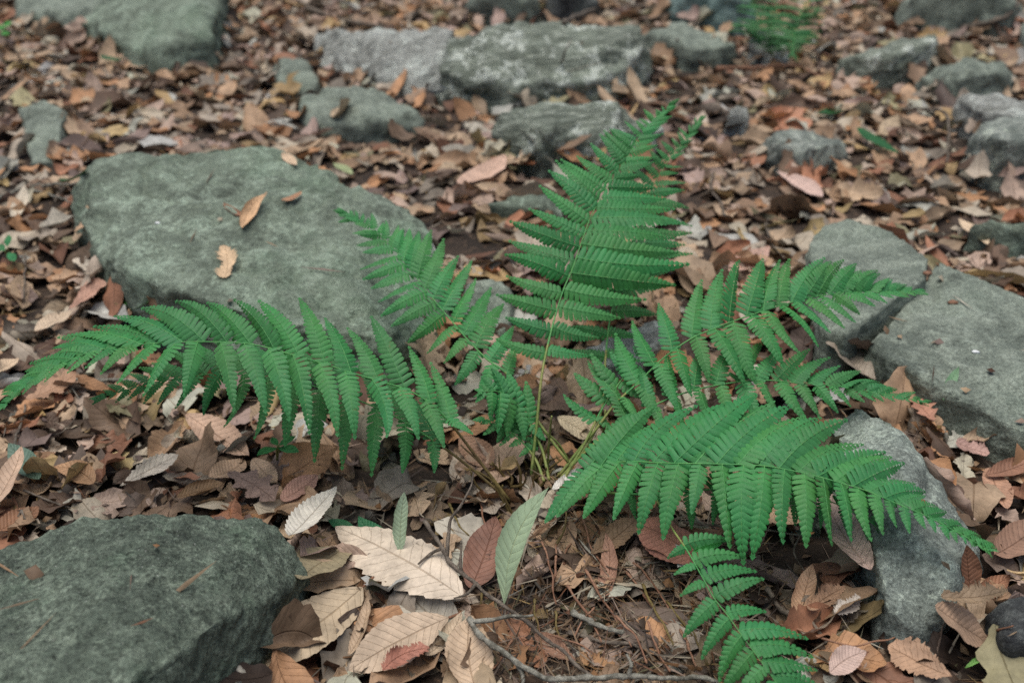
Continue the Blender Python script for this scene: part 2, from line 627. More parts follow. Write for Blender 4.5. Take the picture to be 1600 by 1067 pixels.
rock('boulder', 'dark green-grey mossy boulder filling the lower left corner of the photo',
     [[(-70, 885, .085), (0, 848, .095), (62, 834, .10), (132, 806, .105), (250, 799, .10), (402, 803, .075), (432, 822, .065), (458, 856, .05),
       (487, 893, .03), (484, 915, .01), (415, 938, .065), (338, 978, .095), (250, 1025, .112), (190, 1072, .12), (456, 945, .0), (386, 1018, .0), (336, 1085, .0),
       (-120, 1180, .11), (100, 1190, .12), (250, 1190, .0)]],
     MR_FORE, voxel=0.003, rough=0.0048, freq=9, crack=0.002, seed=1, flare=0, smooth=1, strata=.0018, strata_n=(.5, -.3, .6), strata_t=.012)
LAND.append((240, 935, 'the mossy lower left boulder'))
rock('boulder', 'broad flat-topped green-grey boulder behind the left fern frond',
     [[(118, 298, .05), (150, 257, .10), (250, 233, .115), (345, 221, .12), (432, 232, .115), (520, 262, .10), (590, 300, .085), (650, 348, .055), (690, 420, .035),
       (128, 350, .06), (140, 395, .06), (235, 440, .075), (420, 500, .08), (600, 525, .05), (680, 500, .03),
       (150, 425, .0), (205, 468, .0), (262, 492, .0), (420, 545, .0), (600, 556, .0), (705, 528, .0), (718, 460, 0)]],
     MR_FLAT, voxel=0.0045, rough=0.012, freq=6.5, crack=0.007, seed=2, smooth=2, strata=.003, strata_t=.03, strata_n=(.3, .3, 1))
LAND.append((420, 370, 'the broad flat boulder'))
rock('rock', 'dark grey rock at the top left corner behind a paler rock',
     [[(18, 20, .03), (30, -12, .07), (180, -18, .08), (22, 30, 0), (100, 44, 0), (195, 36, 0), (100, 20, .05), (60, -60, .05), (180, -60, .05)]],
     MR_SLAB, voxel=0.011, rough=0.012, seed=3)
rock('rock', 'rounded grey-green boulder lying along the top left edge of the photo',
     [[(112, 34, .03), (200, 8, .10), (300, -8, .13), (352, -14, .11), (165, 50, .06), (240, 80, .05), (330, 50, .08), (250, -50, .12),
       (118, 48, 0), (150, 68, 0), (168, 92, 0), (238, 112, 0), (335, 82, 0), (364, 32, 0)]],
     MR_FLAT, voxel=0.010, rough=0.016, freq=7, seed=4, strata=.006, strata_t=.05)
LAND.append((250, 55, 'the rounded boulder at the top left'))
rock('rock', 'small pointed grey stone half sunk in leaves near the left edge',
     [[(26, 165, .04), (60, 150, .055), (104, 172, .045), (30, 195, 0), (45, 255, 0), (85, 252, 0), (114, 195, 0)]],
     MR_SLAB, voxel=0.007, rough=0.008, freq=9, seed=5)
LAND.append((70, 205, 'the small pointed stone'))
rock('boulder', 'pale striped left half of the long boulder pair across the top',
     [[(488, 62, .03), (492, 45, .05), (600, 53, .10), (705, 44, .115), (600, 78, .075), (700, 85, .085), (600, 112, .035), (690, 125, .045), (498, 98, 0), (590, 142, 0), (640, 154, 0), (712, 158, 0)]],
     MR_PALE, voxel=0.009, rough=0.013, freq=7, strata=.010, strata_n=(-.25, -.3, 1), strata_t=.028, seed=6)
rock('boulder', 'long lichen-blotched boulder with a dark ledge across the top centre',
     [[(688, 95, .085), (700, 50, .125), (850, 30, .14), (985, 30, .125), (1004, 45, .11), (800, 80, .105), (950, 76, .105), (1006, 66, .09), (720, 128, .055), (800, 130, .06), (950, 122, .06),
       (700, 158, 0), (760, 170, 0), (900, 168, 0), (985, 152, 0), (1014, 108, 0)]],
     MR_LICH, voxel=0.0085, rough=0.017, freq=6, strata=.016, strata_n=(.12, -.15, 1), strata_t=.045, crack=.008, seed=7)
LAND.append((770, 95, 'the long lichen boulder'))
rock('rock', 'low flat grey rock in front of the pale striped boulder',
     [[(466, 150, .02), (520, 128, .055), (600, 140, .055), (652, 176, .035), (560, 180, .045), (470, 165, 0), (482, 200, 0), (560, 215, 0), (662, 208, 0), (674, 188, 0)]],
     MR_SLAB, voxel=0.008, rough=0.010, seed=8, strata=.006, strata_t=.03)
LAND.append((560, 170, 'the low flat rock'))
rock('rock', 'narrow grey stone touching the low flat rock',
     [[(424, 98, .03), (440, 86, .045), (475, 90, .045), (500, 118, .035), (426, 110, 0), (434, 136, 0), (470, 160, 0), (502, 136, 0)]],
     MR_SLAB, voxel=0.008, rough=0.010, seed=9)
rock('rock', 'pale lichen-covered rock behind the tallest fern frond',
     [[(772, 190, .05), (792, 163, .08), (832, 152, .10), (930, 158, .10), (1005, 178, .07), (1035, 200, .05), (850, 205, .085), (780, 205, .05),
       (775, 222, 0), (790, 250, 0), (850, 268, 0), (930, 272, 0), (1036, 240, 0), (1046, 212, 0)]],
     MR_LICH, voxel=0.007, rough=0.014, freq=8, seed=10, strata=.007, strata_t=.035)
LAND.append((850, 205, 'the pale lichen rock'))
rock('stone', 'small pale stone slab showing left of the tall frond',
     [[(760, 318, .03), (800, 303, .04), (868, 300, .04), (880, 330, .03), (770, 345, 0), (830, 352, 0), (885, 342, 0)]],
     MR_FLAT, voxel=0.006, rough=0.006, seed=11)
rock('rock', 'grey stone showing between the fern stems',
     [[(895, 560, .02), (915, 540, .03), (985, 505, .03), (1040, 495, .03), (1050, 535, .025), (960, 575, .02), (900, 585, 0), (960, 590, 0), (1050, 560, 0)]],
     MR_PALE, voxel=0.005, rough=0.007, seed=12)
rock('rock', 'dark stone wedged beside the flat boulder behind the fern',
     [[(735, 440, .03), (770, 432, .035), (800, 455, .03), (790, 515, .015), (715, 515, .0), (755, 530, 0), (805, 500, 0)]],
     MR_SLAB, voxel=0.005, rough=0.007, seed=13)
rock('flat_stone', 'grey stone slab with straight edge behind the right fern frond',
     [[(1262, 380, .05), (1285, 352, .06), (1330, 342, .065), (1392, 360, .07), (1452, 397, .075), (1446, 434, .072), (1322, 524, .06), (1285, 515, .05), (1324, 538, .035), (1446, 450, .05),
       (1250, 480, 0)]],
     MR_SLAB, voxel=0.0042, rough=0.0036, freq=7, seed=14, smooth=1, strata=.002, strata_t=.014, strata_n=(0, 0, 1))
LAND.append((1350, 430, 'the straight-edged slab'))
rock('flat_stone', 'large flat grey-green slab at the right edge with a white speck',
     [[(1468, 408, .055), (1540, 440, .06), (1640, 480, .06), (1700, 600, .05), (1640, 690, .03), (1560, 652, .038), (1440, 590, .045), (1356, 540, .045), (1372, 520, .05), (1458, 462, .055),
       (1350, 556, .025), (1348, 576, .0), (1400, 618, 0), (1480, 660, 0), (1560, 688, 0), (1640, 720, 0)]],
     MR_SLAB, voxel=0.004, rough=0.004, freq=7, seed=15, smooth=1, crack=.003, strata=.0015, strata_t=.014, strata_n=(0, 0, 1))
LAND.append((1500, 550, 'the large right slab'))
rock('rock', 'long pale-topped grey rock under the front right frond',
     [[(1290, 665, .05), (1335, 628, .065), (1402, 648, .07), (1442, 715, .07), (1500, 800, .05), (1528, 850, .03), (1524, 885, .02),
       (1490, 905, .05), (1420, 760, .085), (1350, 760, .075), (1372, 880, .06), (1380, 930, .045), (1412, 980, .035), (1452, 985, .03),
       (1300, 740, .03), (1338, 840, .0), (1356, 880, .0), (1368, 940, 0), (1400, 1012, 0), (1452, 1018, 0), (1500, 965, 0), (1538, 890, 0)]],
     MR_LONG, voxel=0.0034, rough=0.0065, freq=9, seed=16, smooth=3, flare=.0, crack=.002)
rock('stone', 'small greenish stone showing under the front right frond beside the long rock',
     [[(1222, 765, .035), (1240, 748, .045), (1275, 750, .045), (1292, 785, .03), (1224, 805, 0), (1250, 832, 0), (1298, 830, 0)]],
     MR_FLAT, voxel=0.004, rough=0.005, seed=33)
LAND.append((1420, 850, 'the long rock under the frond'))
rock('rock', 'dark stone at the lower right corner partly under leaves',
     [[(1540, 960, .03), (1580, 930, .045), (1660, 930, .05), (1660, 1010, .04), (1570, 1000, .04), (1530, 990, 0), (1560, 1030, 0), (1650, 1040, 0)]],
     MR_DARK, voxel=0.004, rough=0.006, seed=17)
LAND.append((1575, 985, 'the dark corner stone'))
rock('rock', 'small rounded speckled rock beside green leaves on the right',
     [[(1190, 215, .03), (1225, 195, .055), (1270, 196, .055), (1318, 220, .035), (1260, 235, .045), (1192, 235, 0), (1220, 258, 0), (1290, 258, 0), (1328, 238, 0)]],
     MR_GREY, voxel=0.0065, rough=0.009, seed=18)
LAND.append((1258, 228, 'the small speckled rock'))
rock('flat_stone', 'narrow slanting grey slab poking out of the leaves at upper right',
     [[(1308, 92, .03), (1330, 88, .05), (1400, 66, .075), (1462, 48, .09), (1470, 60, .085), (1400, 85, .065), (1310, 105, 0), (1340, 112, 0), (1400, 108, 0), (1470, 78, 0.02)]],
     MR_LICH, voxel=0.007, rough=0.008, seed=19, strata=.006, strata_t=.02, strata_n=(-.3, -.5, 1))
LAND.append((1390, 85, 'the slanting upper right slab'))
rock('rock', 'angular grey rock leaning on speckled rocks at upper right',
     [[(1430, 120, .03), (1462, 95, .06), (1520, 100, .07), (1572, 90, .07), (1578, 115, .05), (1500, 120, .06), (1428, 138, 0), (1470, 152, 0), (1530, 150, 0), (1582, 135, 0)]],
     MR_SLAB, voxel=0.008, rough=0.012, seed=20)
rock('rock', 'pale knobbly rock behind the round speckled rock at right edge',
     [[(1488, 165, .04), (1500, 145, .06), (1540, 140, .07), (1620, 155, .08), (1620, 185, .07), (1530, 170, .06), (1495, 185, 0), (1510, 205, 0), (1620, 220, 0)]],
     MR_PALE, voxel=0.007, rough=0.012, freq=9, seed=21)
rock('rock', 'round speckled blue-grey rock at the right edge of the photo',
     [[(1512, 215, .05), (1530, 190, .075), (1570, 175, .09), (1640, 175, .10), (1660, 230, .07), (1560, 215, .08), (1514, 235, 0), (1545, 265, 0), (1600, 272, 0), (1660, 265, 0)]],
     MR_GREY, voxel=0.0065, rough=0.008, seed=22)
LAND.append((1560, 220, 'the round speckled rock'))
rock('boulder', 'wide grey boulder cut by the top right corner of the photo',
     [[(1405, 2, .05), (1430, -14, .09), (1560, -16, .12), (1590, 0, .09), (1415, 15, 0), (1480, 36, 0), (1560, 40, 0), (1600, 24, 0), (1500, -40, .1)]],
     MR_SLAB, voxel=0.011, rough=0.012, seed=23)
rock('rock', 'upright grey stone at the right edge below the corner boulder',
     [[(1592, 30, .06), (1640, 20, .08), (1660, 60, .06), (1590, 75, 0), (1600, 90, 0), (1660, 85, 0)]],
     MR_GREY, voxel=0.010, rough=0.010, seed=24)
rock('rock', 'blue-green rock at the top edge beside the distant fern',
     [[(1030, 2, .05), (1060, -16, .10), (1150, -18, .11), (1178, 0, .09), (1032, 14, 0), (1100, 30, 0), (1185, 36, 0), (1100, -40, .1)]],
     MR_BLUE, voxel=0.011, rough=0.012, seed=25)
rock('flat_stone', 'flat brownish-grey slab below the blue-green rock',
     [[(1005, 48, .04), (1060, 34, .06), (1120, 48, .06), (1152, 70, .045), (1080, 75, .05), (1010, 70, 0), (1070, 92, 0), (1155, 94, 0)]],
     MR_SLAB, voxel=0.009, rough=0.010, seed=26, strata=.006, strata_t=.025)
LAND.append((1090, 50, 'the flat slab at the top'))
rock('stone', 'small whitish stone upright among leaves behind the tall frond',
     [[(1132, 175, .035), (1145, 162, .05), (1168, 164, .05), (1170, 185, .03), (1132, 195, 0), (1150, 206, 0), (1172, 200, 0)]],
     MR_PALE, voxel=0.006, rough=0.006, seed=27)
rock('stone', 'white stone below the distant fern at the top',
     [[(1168, 60, .05), (1190, 45, .07), (1225, 52, .07), (1230, 78, .04), (1170, 90, 0), (1200, 102, 0), (1234, 96, 0)]],
     MR_PALE, voxel=0.008, rough=0.008, seed=28)
rock('rock', 'low mossy stone among leaves above the large right slab',
     [[(1505, 352, .03), (1540, 336, .045), (1640, 340, .05), (1640, 362, .04), (1520, 375, 0), (1640, 385, 0)]],
     MR_FLAT, voxel=0.007, rough=0.008, seed=29)
rock('rock', 'brownish rock cut by the top edge above the long boulder',
     [[(725, 8, .04), (745, -14, .08), (835, -16, .09), (845, 2, .05), (735, 20, 0), (840, 22, 0), (790, -40, .08)]],
     MR_SLAB, voxel=0.011, rough=0.012, seed=30)
rock('rock', 'dark rock at the top edge right of the brownish rock',
     [[(848, 4, .04), (860, -14, .08), (925, -16, .08), (935, 2, .05), (850, 18, 0), (935, 20, 0), (890, -40, .08)]],
     MR_DARK, voxel=0.011, rough=0.012, seed=31)
rock('stone', 'half-buried grey stone showing under the pale leaves at centre right',
     [[(1285, 345, .02), (1300, 330, .035), (1350, 335, .03), (1360, 350, .02), (1290, 362, 0), (1350, 370, 0)]],
     MR_FLAT, voxel=0.006, rough=0.006, seed=32)

# one tree of triangles for all rocks
_off = 0; _v = []; _t = []
for v_, t_ in ROCK_TRIS:
    _v.append(v_); _t.append(t_ + _off); _off += len(v_)
ROCK_V, ROCK_T = np.vstack(_v), np.vstack(_t)
ROCK_BVH = BVHTree.FromPolygons(ROCK_V.tolist(), ROCK_T.tolist())

# height map of ground and rocks, on which the leaves settle
HX0, HX1, HY0, HY1, HC = -2.7, 2.7, 0.22, 5.0, 0.012
hnx, hny = int((HX1 - HX0) / HC), int((HY1 - HY0) / HC)
hx = HX0 + (np.arange(hnx) + 0.5) * HC
hy = HY0 + (np.arange(hny) + 0.5) * HC
HXX, HYY = np.meshgrid(hx, hy)
HG = ground_z(HXX, HYY)
HM = HG.copy()
down = Vector((0, 0, -1))
lo, hi = ROCK_V.min(0), ROCK_V.max(0)
for v_, t_ in ROCK_TRIS:
    l_, h_ = v_.min(0), v_.max(0)
    i0, i1 = max(0, int((l_[0] - HX0) / HC)), min(hnx - 1, int((h_[0] - HX0) / HC) + 1)
    j0, j1 = max(0, int((l_[1] - HY0) / HC)), min(hny - 1, int((h_[1] - HY0) / HC) + 1)
    for j in range(j0, j1 + 1):
        for i in range(i0, i1 + 1):
            r = ROCK_BVH.ray_cast(Vector((hx[i], hy[j], 1.0)), down)
            if r[0] is not None and r[0].z > HM[j, i]:
                HM[j, i] = r[0].z
ROCKH = HM - HG


def hidx(x, y):
    return (np.clip(((np.asarray(y) - HY0) / HC).astype(int), 0, hny - 1), np.clip(((np.asarray(x) - HX0) / HC).astype(int), 0, hnx - 1))


def surf(px, py, lift=0.0):
    """where the line of sight meets the litter or rock"""
    r = ray(px, py)
    d = np.arange(0.3, 6.0, 0.004)
    p = np.array([0, 0, CAM_H]) + r * d[:, None]
    h = HM[hidx(p[:, 0], p[:, 1])]
    k = np.argmax(p[:, 2] < h)
    q = p[k].copy()
    q[2] = min(h[k], q[2] + .006) + lift
    return q

# ------------------------------------------------------------------ leaf shapes
def outline(kind, v, rng):
    """half width, 0..1, along the blade"""
    if kind == 'beech':
        w = np.sin(np.pi * np.clip(v, 0, 1) ** 0.9) ** 0.75
        w *= 1 - 0.25 * v ** 3
    elif kind == 'narrow':
        w = np.sin(np.pi * np.clip(v, 0, 1) ** 0.85) ** 0.9
    elif kind == 'oak':
        ph = rng.uniform(0, 2)
        w = np.sin(np.pi * np.clip(v, 0, 1) ** 1.15) ** 0.6
        w *= 0.78 + 0.26 * np.sin(v * 2 * np.pi * 3.6 + ph)
    elif kind == 'chestnut_oak':
        w = np.sin(np.pi * np.clip(v, 0, 1) ** 1.25) ** 0.7
        w *= 0.94 + 0.07 * np.sin(v * 2 * np.pi * 9)
    else:  # torn piece
        w = np.clip(np.sin(np.pi * (0.18 + 0.64 * v)), 0, 1) * (0.8 + 0.25 * np.sin(v * 9 + rng.uniform(0, 6)))
        w *= np.clip(np.minimum(v, 1 - v) * 9 + 0.35, 0, 1)
    return w


def make_leaf(kind, L, W, rng, rows=11, cols=5, bend=0.0, roll=0.0, fold=0.0, wave=0.1, teeth=0.0, nteeth=11, relief=0.0):
    """verts (local x along blade from 0 to L, y across, z up), quads, luv"""
    v = np.linspace(0, 1, rows)
    if teeth:
        v = np.linspace(0, 1, rows)
    wl = outline(kind, v, rng) * W
    wr = wl * 1.0
    if kind in ('oak', 'torn'):
        wr = outline(kind, v, rng) * W
    j1 = 1 + 0.08 * rng.normal(size=rows); j2 = 1 + 0.08 * rng.normal(size=rows)
    if kind == 'torn':
        j1 = 1 + 0.22 * rng.normal(size=rows); j2 = 1 + 0.22 * rng.normal(size=rows)
    if teeth:
        fr = (v * nteeth) % 1.0
        saw = np.where(fr < 0.8, fr / 0.8, (1 - fr) / 0.2)
        j1 = 1 + teeth * (saw - 0.4); j2 = j1
    wl = np.maximum(wl * j1, 0.0004); wr = np.maximum(wr * j2, 0.0004)
    u = np.linspace(-1, 1, cols)
    V, U = np.meshgrid(v, u, indexing='ij')
    y = np.where(U < 0, U * wl[:, None], U * wr[:, None])
    x = V * L
    if teeth or kind in ('beech', 'chestnut_oak', 'narrow'):
        x = x + np.abs(U) * W * 0.25 * np.sin(np.pi * V)       # edge swept towards the tip
    curvx = rng.normal() * 0.06
    y = y + curvx * L * (V - 0.5) ** 2 * 4 - curvx * L * 0.5
    z = np.zeros_like(x)
    s = rng.uniform(0, 50)
    q = np.stack([x.ravel() / L * 2.2 + s, y.ravel() / L * 2.8, np.full(x.size, s)], 1)
    z += wave * W * fbm(q, 2).reshape(x.shape) * (0.35 + np.abs(U))
    q2 = q * 3.1
    z += wave * W * 0.4 * pnoise(q2).reshape(x.shape) * np.abs(U)
    z += fold * np.abs(y)
    if relief:
        sv = V * nteeth - np.abs(U) * 1.35
        pp = np.abs(((sv + 0.5) % 1.0) - 0.5) * 2
        z += relief * (pp - 0.5) * np.clip(1.15 - np.abs(U), 0, 1)
        z -= relief * 1.2 * np.exp(-(U / 0.06) ** 2)
    if roll:      # roll across
        k = roll / max(W, 1e-4)
        r = 1 / k + 0 * z
        th = y * k
        y2 = np.sin(th) * (1 / k - z)
        z2 = 1 / k - np.cos(th) * (1 / k - z)
        y, z = y2, z2
    if bend:
        k = bend / L
        th = (x - L * 0.5) * k
        x2 = np.sin(th) * (1 / k - z) + L * 0.5
        z2 = 1 / k - np.cos(th) * (1 / k - z)
        x, z = x2, z2
    verts = np.stack([x, y, z], -1).reshape(-1, 3)
    id_ = np.arange(rows * cols).reshape(rows, cols)
    F = np.stack([id_[:-1, :-1], id_[1:, :-1], id_[1:, 1:], id_[:-1, 1:]], -1).reshape(-1, 4)
    nv = {'beech': nteeth, 'narrow': nteeth, 'chestnut_oak': 10, 'oak': 5, 'torn': 7}[kind]
    luv = np.stack([V.ravel(), U.ravel(), np.full(V.size, nv + rng.uniform(0.05, 0.95))], 1)
    return verts, F, luv


PAL = {   # colour word -> (sRGB, weight)
    'tan': ((188, 158, 126), 18), 'pinkish tan': ((194, 164, 144), 10), 'pale beige': ((214, 196, 170), 11),
    'light brown': ((168, 134, 102), 16), 'orange-brown': ((174, 126, 84), 8), 'rust-brown': ((146, 98, 70), 6),
    'dull brown': ((130, 104, 82), 12), 'dark brown': ((90, 70, 56), 9), 'grey-brown': ((152, 138, 122), 8),
    'mauve-brown': ((146, 122, 112), 5), 'golden': ((192, 158, 104), 4), 'olive': ((134, 126, 92), 2), 'whitish': ((206, 196, 178), 2),
}
PN = list(PAL)
PW = np.array([PAL[k][1] for k in PN], float); PW /= PW.sum()


def rot_to(ex, up):
    ex = unit(ex)
    ey = unit(np.cross(up, ex))
    ez = np.cross(ex, ey)
    return np.stack([ex, ey, ez], 1)


LEAVES = []       # dicts: verts(world), faces, luv, tint, kind, colour, state, centre


def lib_leaf(rng, far):
    kind = rng.choice(['beech', 'chestnut_oak', 'oak', 'torn', 'narrow'], p=[.38, .15, .12, .29, .06])
    L = (rng.uniform(0.05, 0.098) if far else rng.uniform(0.045, 0.092)) if kind != 'torn' else rng.uniform(0.02, 0.05)
    ratio = {'beech': .25, 'chestnut_oak': .27, 'oak': .30, 'torn': .34, 'narrow': .15}[kind] * rng.uniform(.85, 1.15)
    st = rng.choice(['flat', 'curled', 'rolled', 'folded'], p=[.34, .33, .2, .13])
    bend = rng.normal() * 0.35; roll = rng.normal() * 0.25; fold = abs(rng.normal()) * 0.12
    if st == 'curled': bend = rng.choice([-1, 1], p=[.4, .6]) * rng.uniform(0.8, 2.3); roll = rng.normal() * 0.5
    if st == 'rolled': roll = rng.choice([-1, 1], p=[.35, .65]) * rng.uniform(1.0, 2.2)
    if st == 'folded': fold = rng.uniform(0.5, 1.3)
    r, c = (8, 5) if far else (15, 7)
    if kind == 'oak': r = int(r * 1.5)
    V, F, luv = make_leaf(kind, L, L * ratio, rng, r, c, bend, roll, fold, rng.uniform(.2, .75))
    return dict(V=V, F=F, luv=luv, kind=kind, L=L, W=L * ratio, state=st)


LIBN = [lib_leaf(RNG, False) for _ in range(150)]
LIBF = [lib_leaf(RNG, True) for _ in range(150)]


def settle(x, y, rng, far, lib=None, scale=1.0, tilt=0.2, layer_shade=1.0):
    b = (LIBF if far else LIBN)[rng.integers(150)]
    a = rng.uniform(0, 2 * np.pi)
    ca, sa = math.cos(a), math.sin(a)
    L, W = b['L'] * scale, b['W'] * scale
    sx = np.array([-.5, .5, 0, 0, 0]) * L; sy = np.array([0, 0, -1, 1, 0]) * W
    wx = x + ca * sx - sa * sy; wy = y + sa * sx + ca * sy
    hh = HM[hidx(wx, wy)]
    px_ = np.clip((hh[1] - hh[0]) / L, -.55, .55) + rng.normal() * tilt
    py_ = np.clip((hh[3] - hh[2]) / (2 * W), -.55, .55) + rng.normal() * tilt
    z = 0.55 * hh.mean() + 0.45 * max(hh[4], hh.mean())
    ex = np.array([ca, sa, px_]); ey = np.array([-sa, ca, py_])
    up = np.cross(ex, ey)
    R = rot_to(ex, unit(up))
    V = (b['V'] * scale - np.array([L * .5, 0, 0])) @ R.T
    low = np.percentile(V[:, 2], 30)
    lift = rng.uniform(0.0, 0.004)
    V += np.array([x, y, z + lift - 0.4 * min(low, 0)])
    # raise the bed below the leaf
    j, i = hidx(V[:, 0], V[:, 1])
    HM[j, i] = np.maximum(HM[j, i], np.minimum(V[:, 2], HM[j, i] + 0.0045))
    ci = rng.choice(len(PN), p=PW)
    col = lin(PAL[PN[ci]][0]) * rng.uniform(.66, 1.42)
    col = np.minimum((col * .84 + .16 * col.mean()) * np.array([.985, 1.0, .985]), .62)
    col = col * layer_shade  # per-layer tint: decayed low leaves darkened further, painting shade into the gaps
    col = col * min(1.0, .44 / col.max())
    luv = b['luv'].copy(); luv[:, 2] = np.floor(luv[:, 2]) + rng.uniform(.05, .95)
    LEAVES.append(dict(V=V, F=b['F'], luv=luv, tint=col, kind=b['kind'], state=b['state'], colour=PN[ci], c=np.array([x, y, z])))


def scatter(n, y0, y1, far, scale=(0.8, 1.15), tilt=.2, rock_keep=0.0, layer_shade=1.0, half=lambda y: 0.34 + 0.62 * y):
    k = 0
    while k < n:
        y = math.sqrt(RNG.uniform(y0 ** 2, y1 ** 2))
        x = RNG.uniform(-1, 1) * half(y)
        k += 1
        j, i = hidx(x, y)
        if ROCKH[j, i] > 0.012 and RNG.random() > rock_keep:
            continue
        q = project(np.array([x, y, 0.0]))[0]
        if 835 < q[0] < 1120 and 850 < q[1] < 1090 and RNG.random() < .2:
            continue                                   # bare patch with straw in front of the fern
        settle(x, y, RNG, far, scale=RNG.uniform(*scale), tilt=tilt, layer_shade=layer_shade)


scatter(900, 0.42, 1.3, False, tilt=.14, layer_shade=.38)      # rotting lower layer, darkened so its colour carries gap shadow
scatter(8200, 1.2, 4.6, True, tilt=.16, layer_shade=.6)  # far lower layer, shadow likewise put into the tint
scatter(1200, 0.42, 1.3, False, tilt=.26, layer_shade=.92)
scatter(6600, 1.2, 4.6, True, tilt=.22, scale=(.6, 1.3), layer_shade=1.06)
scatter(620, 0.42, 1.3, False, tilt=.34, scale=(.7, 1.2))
scatter(4400, 1.2, 4.6, True, tilt=.27, rock_keep=.012, scale=(.6, 1.4), layer_shade=1.28)

# ------------------------------------------------------------------ hand-placed leaves (seen singly in the photograph)
HERO = []


def hero(name, label, base, tip, width, colour, kind='beech', bend=0.3, roll=0.3, fold=0.05, wave=.15, lift=(0.006, 0.006), side=0.0,
         teeth=0.055, nteeth=13, mat=None, cat='leaf', stalk=0.0, group=None, flip=False, seed=0, relief=0.0003, dz=None):
    """base, tip: photograph pixels; width: half width in pixels there"""
    rng = np.random.default_rng(1000 + seed + int(base[0] * 7 + base[1]))
    a = surf(*base) + np.array([0, 0, lift[0]]) if len(base) == 2 else P(*base)
    b = surf(*tip) + np.array([0, 0, lift[1]]) if len(tip) == 2 else P(*tip)
    d = project((a + b) / 2)[0, 2]
    W = width * d / FPX
    L = np.linalg.norm(b - a)
    rows, cols = (nteeth * 5 + 1, 15) if L * FPX / d > 70 else (nteeth * 3 + 1, 9)
    V, F, luv = make_leaf(kind, L, W, rng, rows, cols, bend, roll, fold, wave, teeth, nteeth, relief)
    # chord of the bent blade back onto base-tip
    m = cols // 2
    c0, c1 = V[m], V[(rows - 1) * cols + m]
    V = V - c0
    ch = c1 - c0
    ang = math.atan2(ch[2], ch[0])
    ca, sa = math.cos(-ang), math.sin(-ang)
    X, Z = V[:, 0].copy(), V[:, 2].copy()
    V[:, 0] = ca * X - sa * Z; V[:, 2] = sa * X + ca * Z
    V *= L / max(np.linalg.norm(ch), 1e-5) * np.array([1, 1 if abs(bend) < .2 else np.linalg.norm(ch) / L, 1])
    ex = unit(b - a)
    n = np.array([0, -0.25, 1.0])
    n = unit(n - ex * (n @ ex))
    s = np.cross(n, ex)
    n = math.cos(side) * n + math.sin(side) * s
    R = rot_to(ex, n)
    if flip: V[:, 2] *= -1
    Vw = V @ R.T
    luv = luv.copy(); luv[:, 2] = np.floor(luv[:, 2]) + rng.uniform(.55, .9)
    col = lin(colour)
    col = col * .9 + .1 * col.mean() if mat is None else col
    me = mesh_from(name, Vw, F, [mat or M_LEAF], {'tint': np.tile(np.append(col, 1), (len(Vw), 1)), 'luv': luv})
    o = link(name, me, None, a)
    tag(o, label, cat, group)
    if stalk:
        t = np.linspace(0, 1, 6)[:, None]
        pts = -ex * stalk * t + np.array([0, 0, 1]) * (stalk * 0.12 * np.sin(t * 2.2)) * (1 if seed % 2 else -1)
        sv, sf = tube(pts, np.linspace(.0011, .0014, 6), 5)
        link('stalk', mesh_from('stalk', sv, sf, [M_STRAW]), o)
    HERO.append((Vw + a, F))
    return o


H = hero
TAN, PALE, PINK, BRN, RUST, LBR, GRY, WHT = (190, 164, 136), (206, 188, 168), (192, 160, 146), (134, 104, 82), (150, 98, 74), (166, 132, 102), (150, 136, 124), (214, 210, 202)
DL = 'dead_leaf'
# foreground, lower left and centre
H(DL, 'olive-tinged brown toothed leaf between the mossy boulder and the large pale leaf', (552, 862), (470, 915), 40, (150, 138, 108), bend=.5, roll=.5, seed=1)
H(DL, 'whitish ragged toothed leaf sticking up behind the lower left boulder', (452, 846), (530, 800), 27, (206, 200, 186), bend=.4, roll=.6, lift=(.004, .03), teeth=.14, nteeth=15, seed=2)
H(DL, 'tan toothed beech leaf with dark veins touching the lower left boulder', (568, 935), (408, 1058), 47, (188, 168, 138), bend=.25, roll=.4, lift=(.01, .004), seed=3, stalk=.014)
H(DL, 'tan beech leaf with dark midrib at the bottom edge, below the large pale leaf', (702, 985), (546, 1060), 42, (190, 168, 142), bend=.3, roll=.35, lift=(.012, .006), seed=4, stalk=.012)
H(DL, 'large pale pinkish beech leaf with insect holes in the lower centre', (724, 962), (526, 840), 52, (206, 190, 168), bend=-.25, roll=-.4, lift=(.02, .012), wave=.12, seed=5, teeth=.12, nteeth=13)
H(DL, 'pale pointed leaf end under the large pale beech leaf', (672, 905), (726, 994), 26, (204, 180, 160), bend=.3, roll=.3, lift=(.012, .004), seed=6)
H(DL, 'tan veined leaf pointing up from the bottom edge at centre', (748, 1094), (736, 992), 40, (196, 170, 140), bend=.3, roll=.5, lift=(.004, .02), seed=7)
H(DL, 'glossy reddish-brown folded leaf piece at the bottom edge', (600, 1072), (672, 1040), 20, (168, 112, 92), bend=.6, roll=.9, lift=(.014, .018), kind='torn', teeth=0, seed=8)
H(DL, 'narrow curled beige leaf lying behind the tan leaf by the boulder', (545, 1035), (575, 950), 14, (186, 160, 130), bend=.6, roll=1.2, lift=(.006, .012), kind='narrow', seed=9)
H(DL, 'crumpled beige leaf with pale back beside the bottom tan leaf', (665, 1035), (722, 975), 17, (184, 164, 138), bend=.8, roll=1.0, lift=(.008, .012), seed=10)
H(DL, 'reddish-brown leaf standing behind the grey twig', (735, 930), (775, 850), 34, (138, 98, 80), bend=.5, roll=.5, lift=(.006, .03), seed=11, teeth=.03)
H(DL, 'copper-coloured broad leaf near the small front fern', (1092, 902), (990, 842), 40, (176, 118, 96), bend=-.4, roll=-.5, lift=(.012, .016), seed=12, teeth=.04)
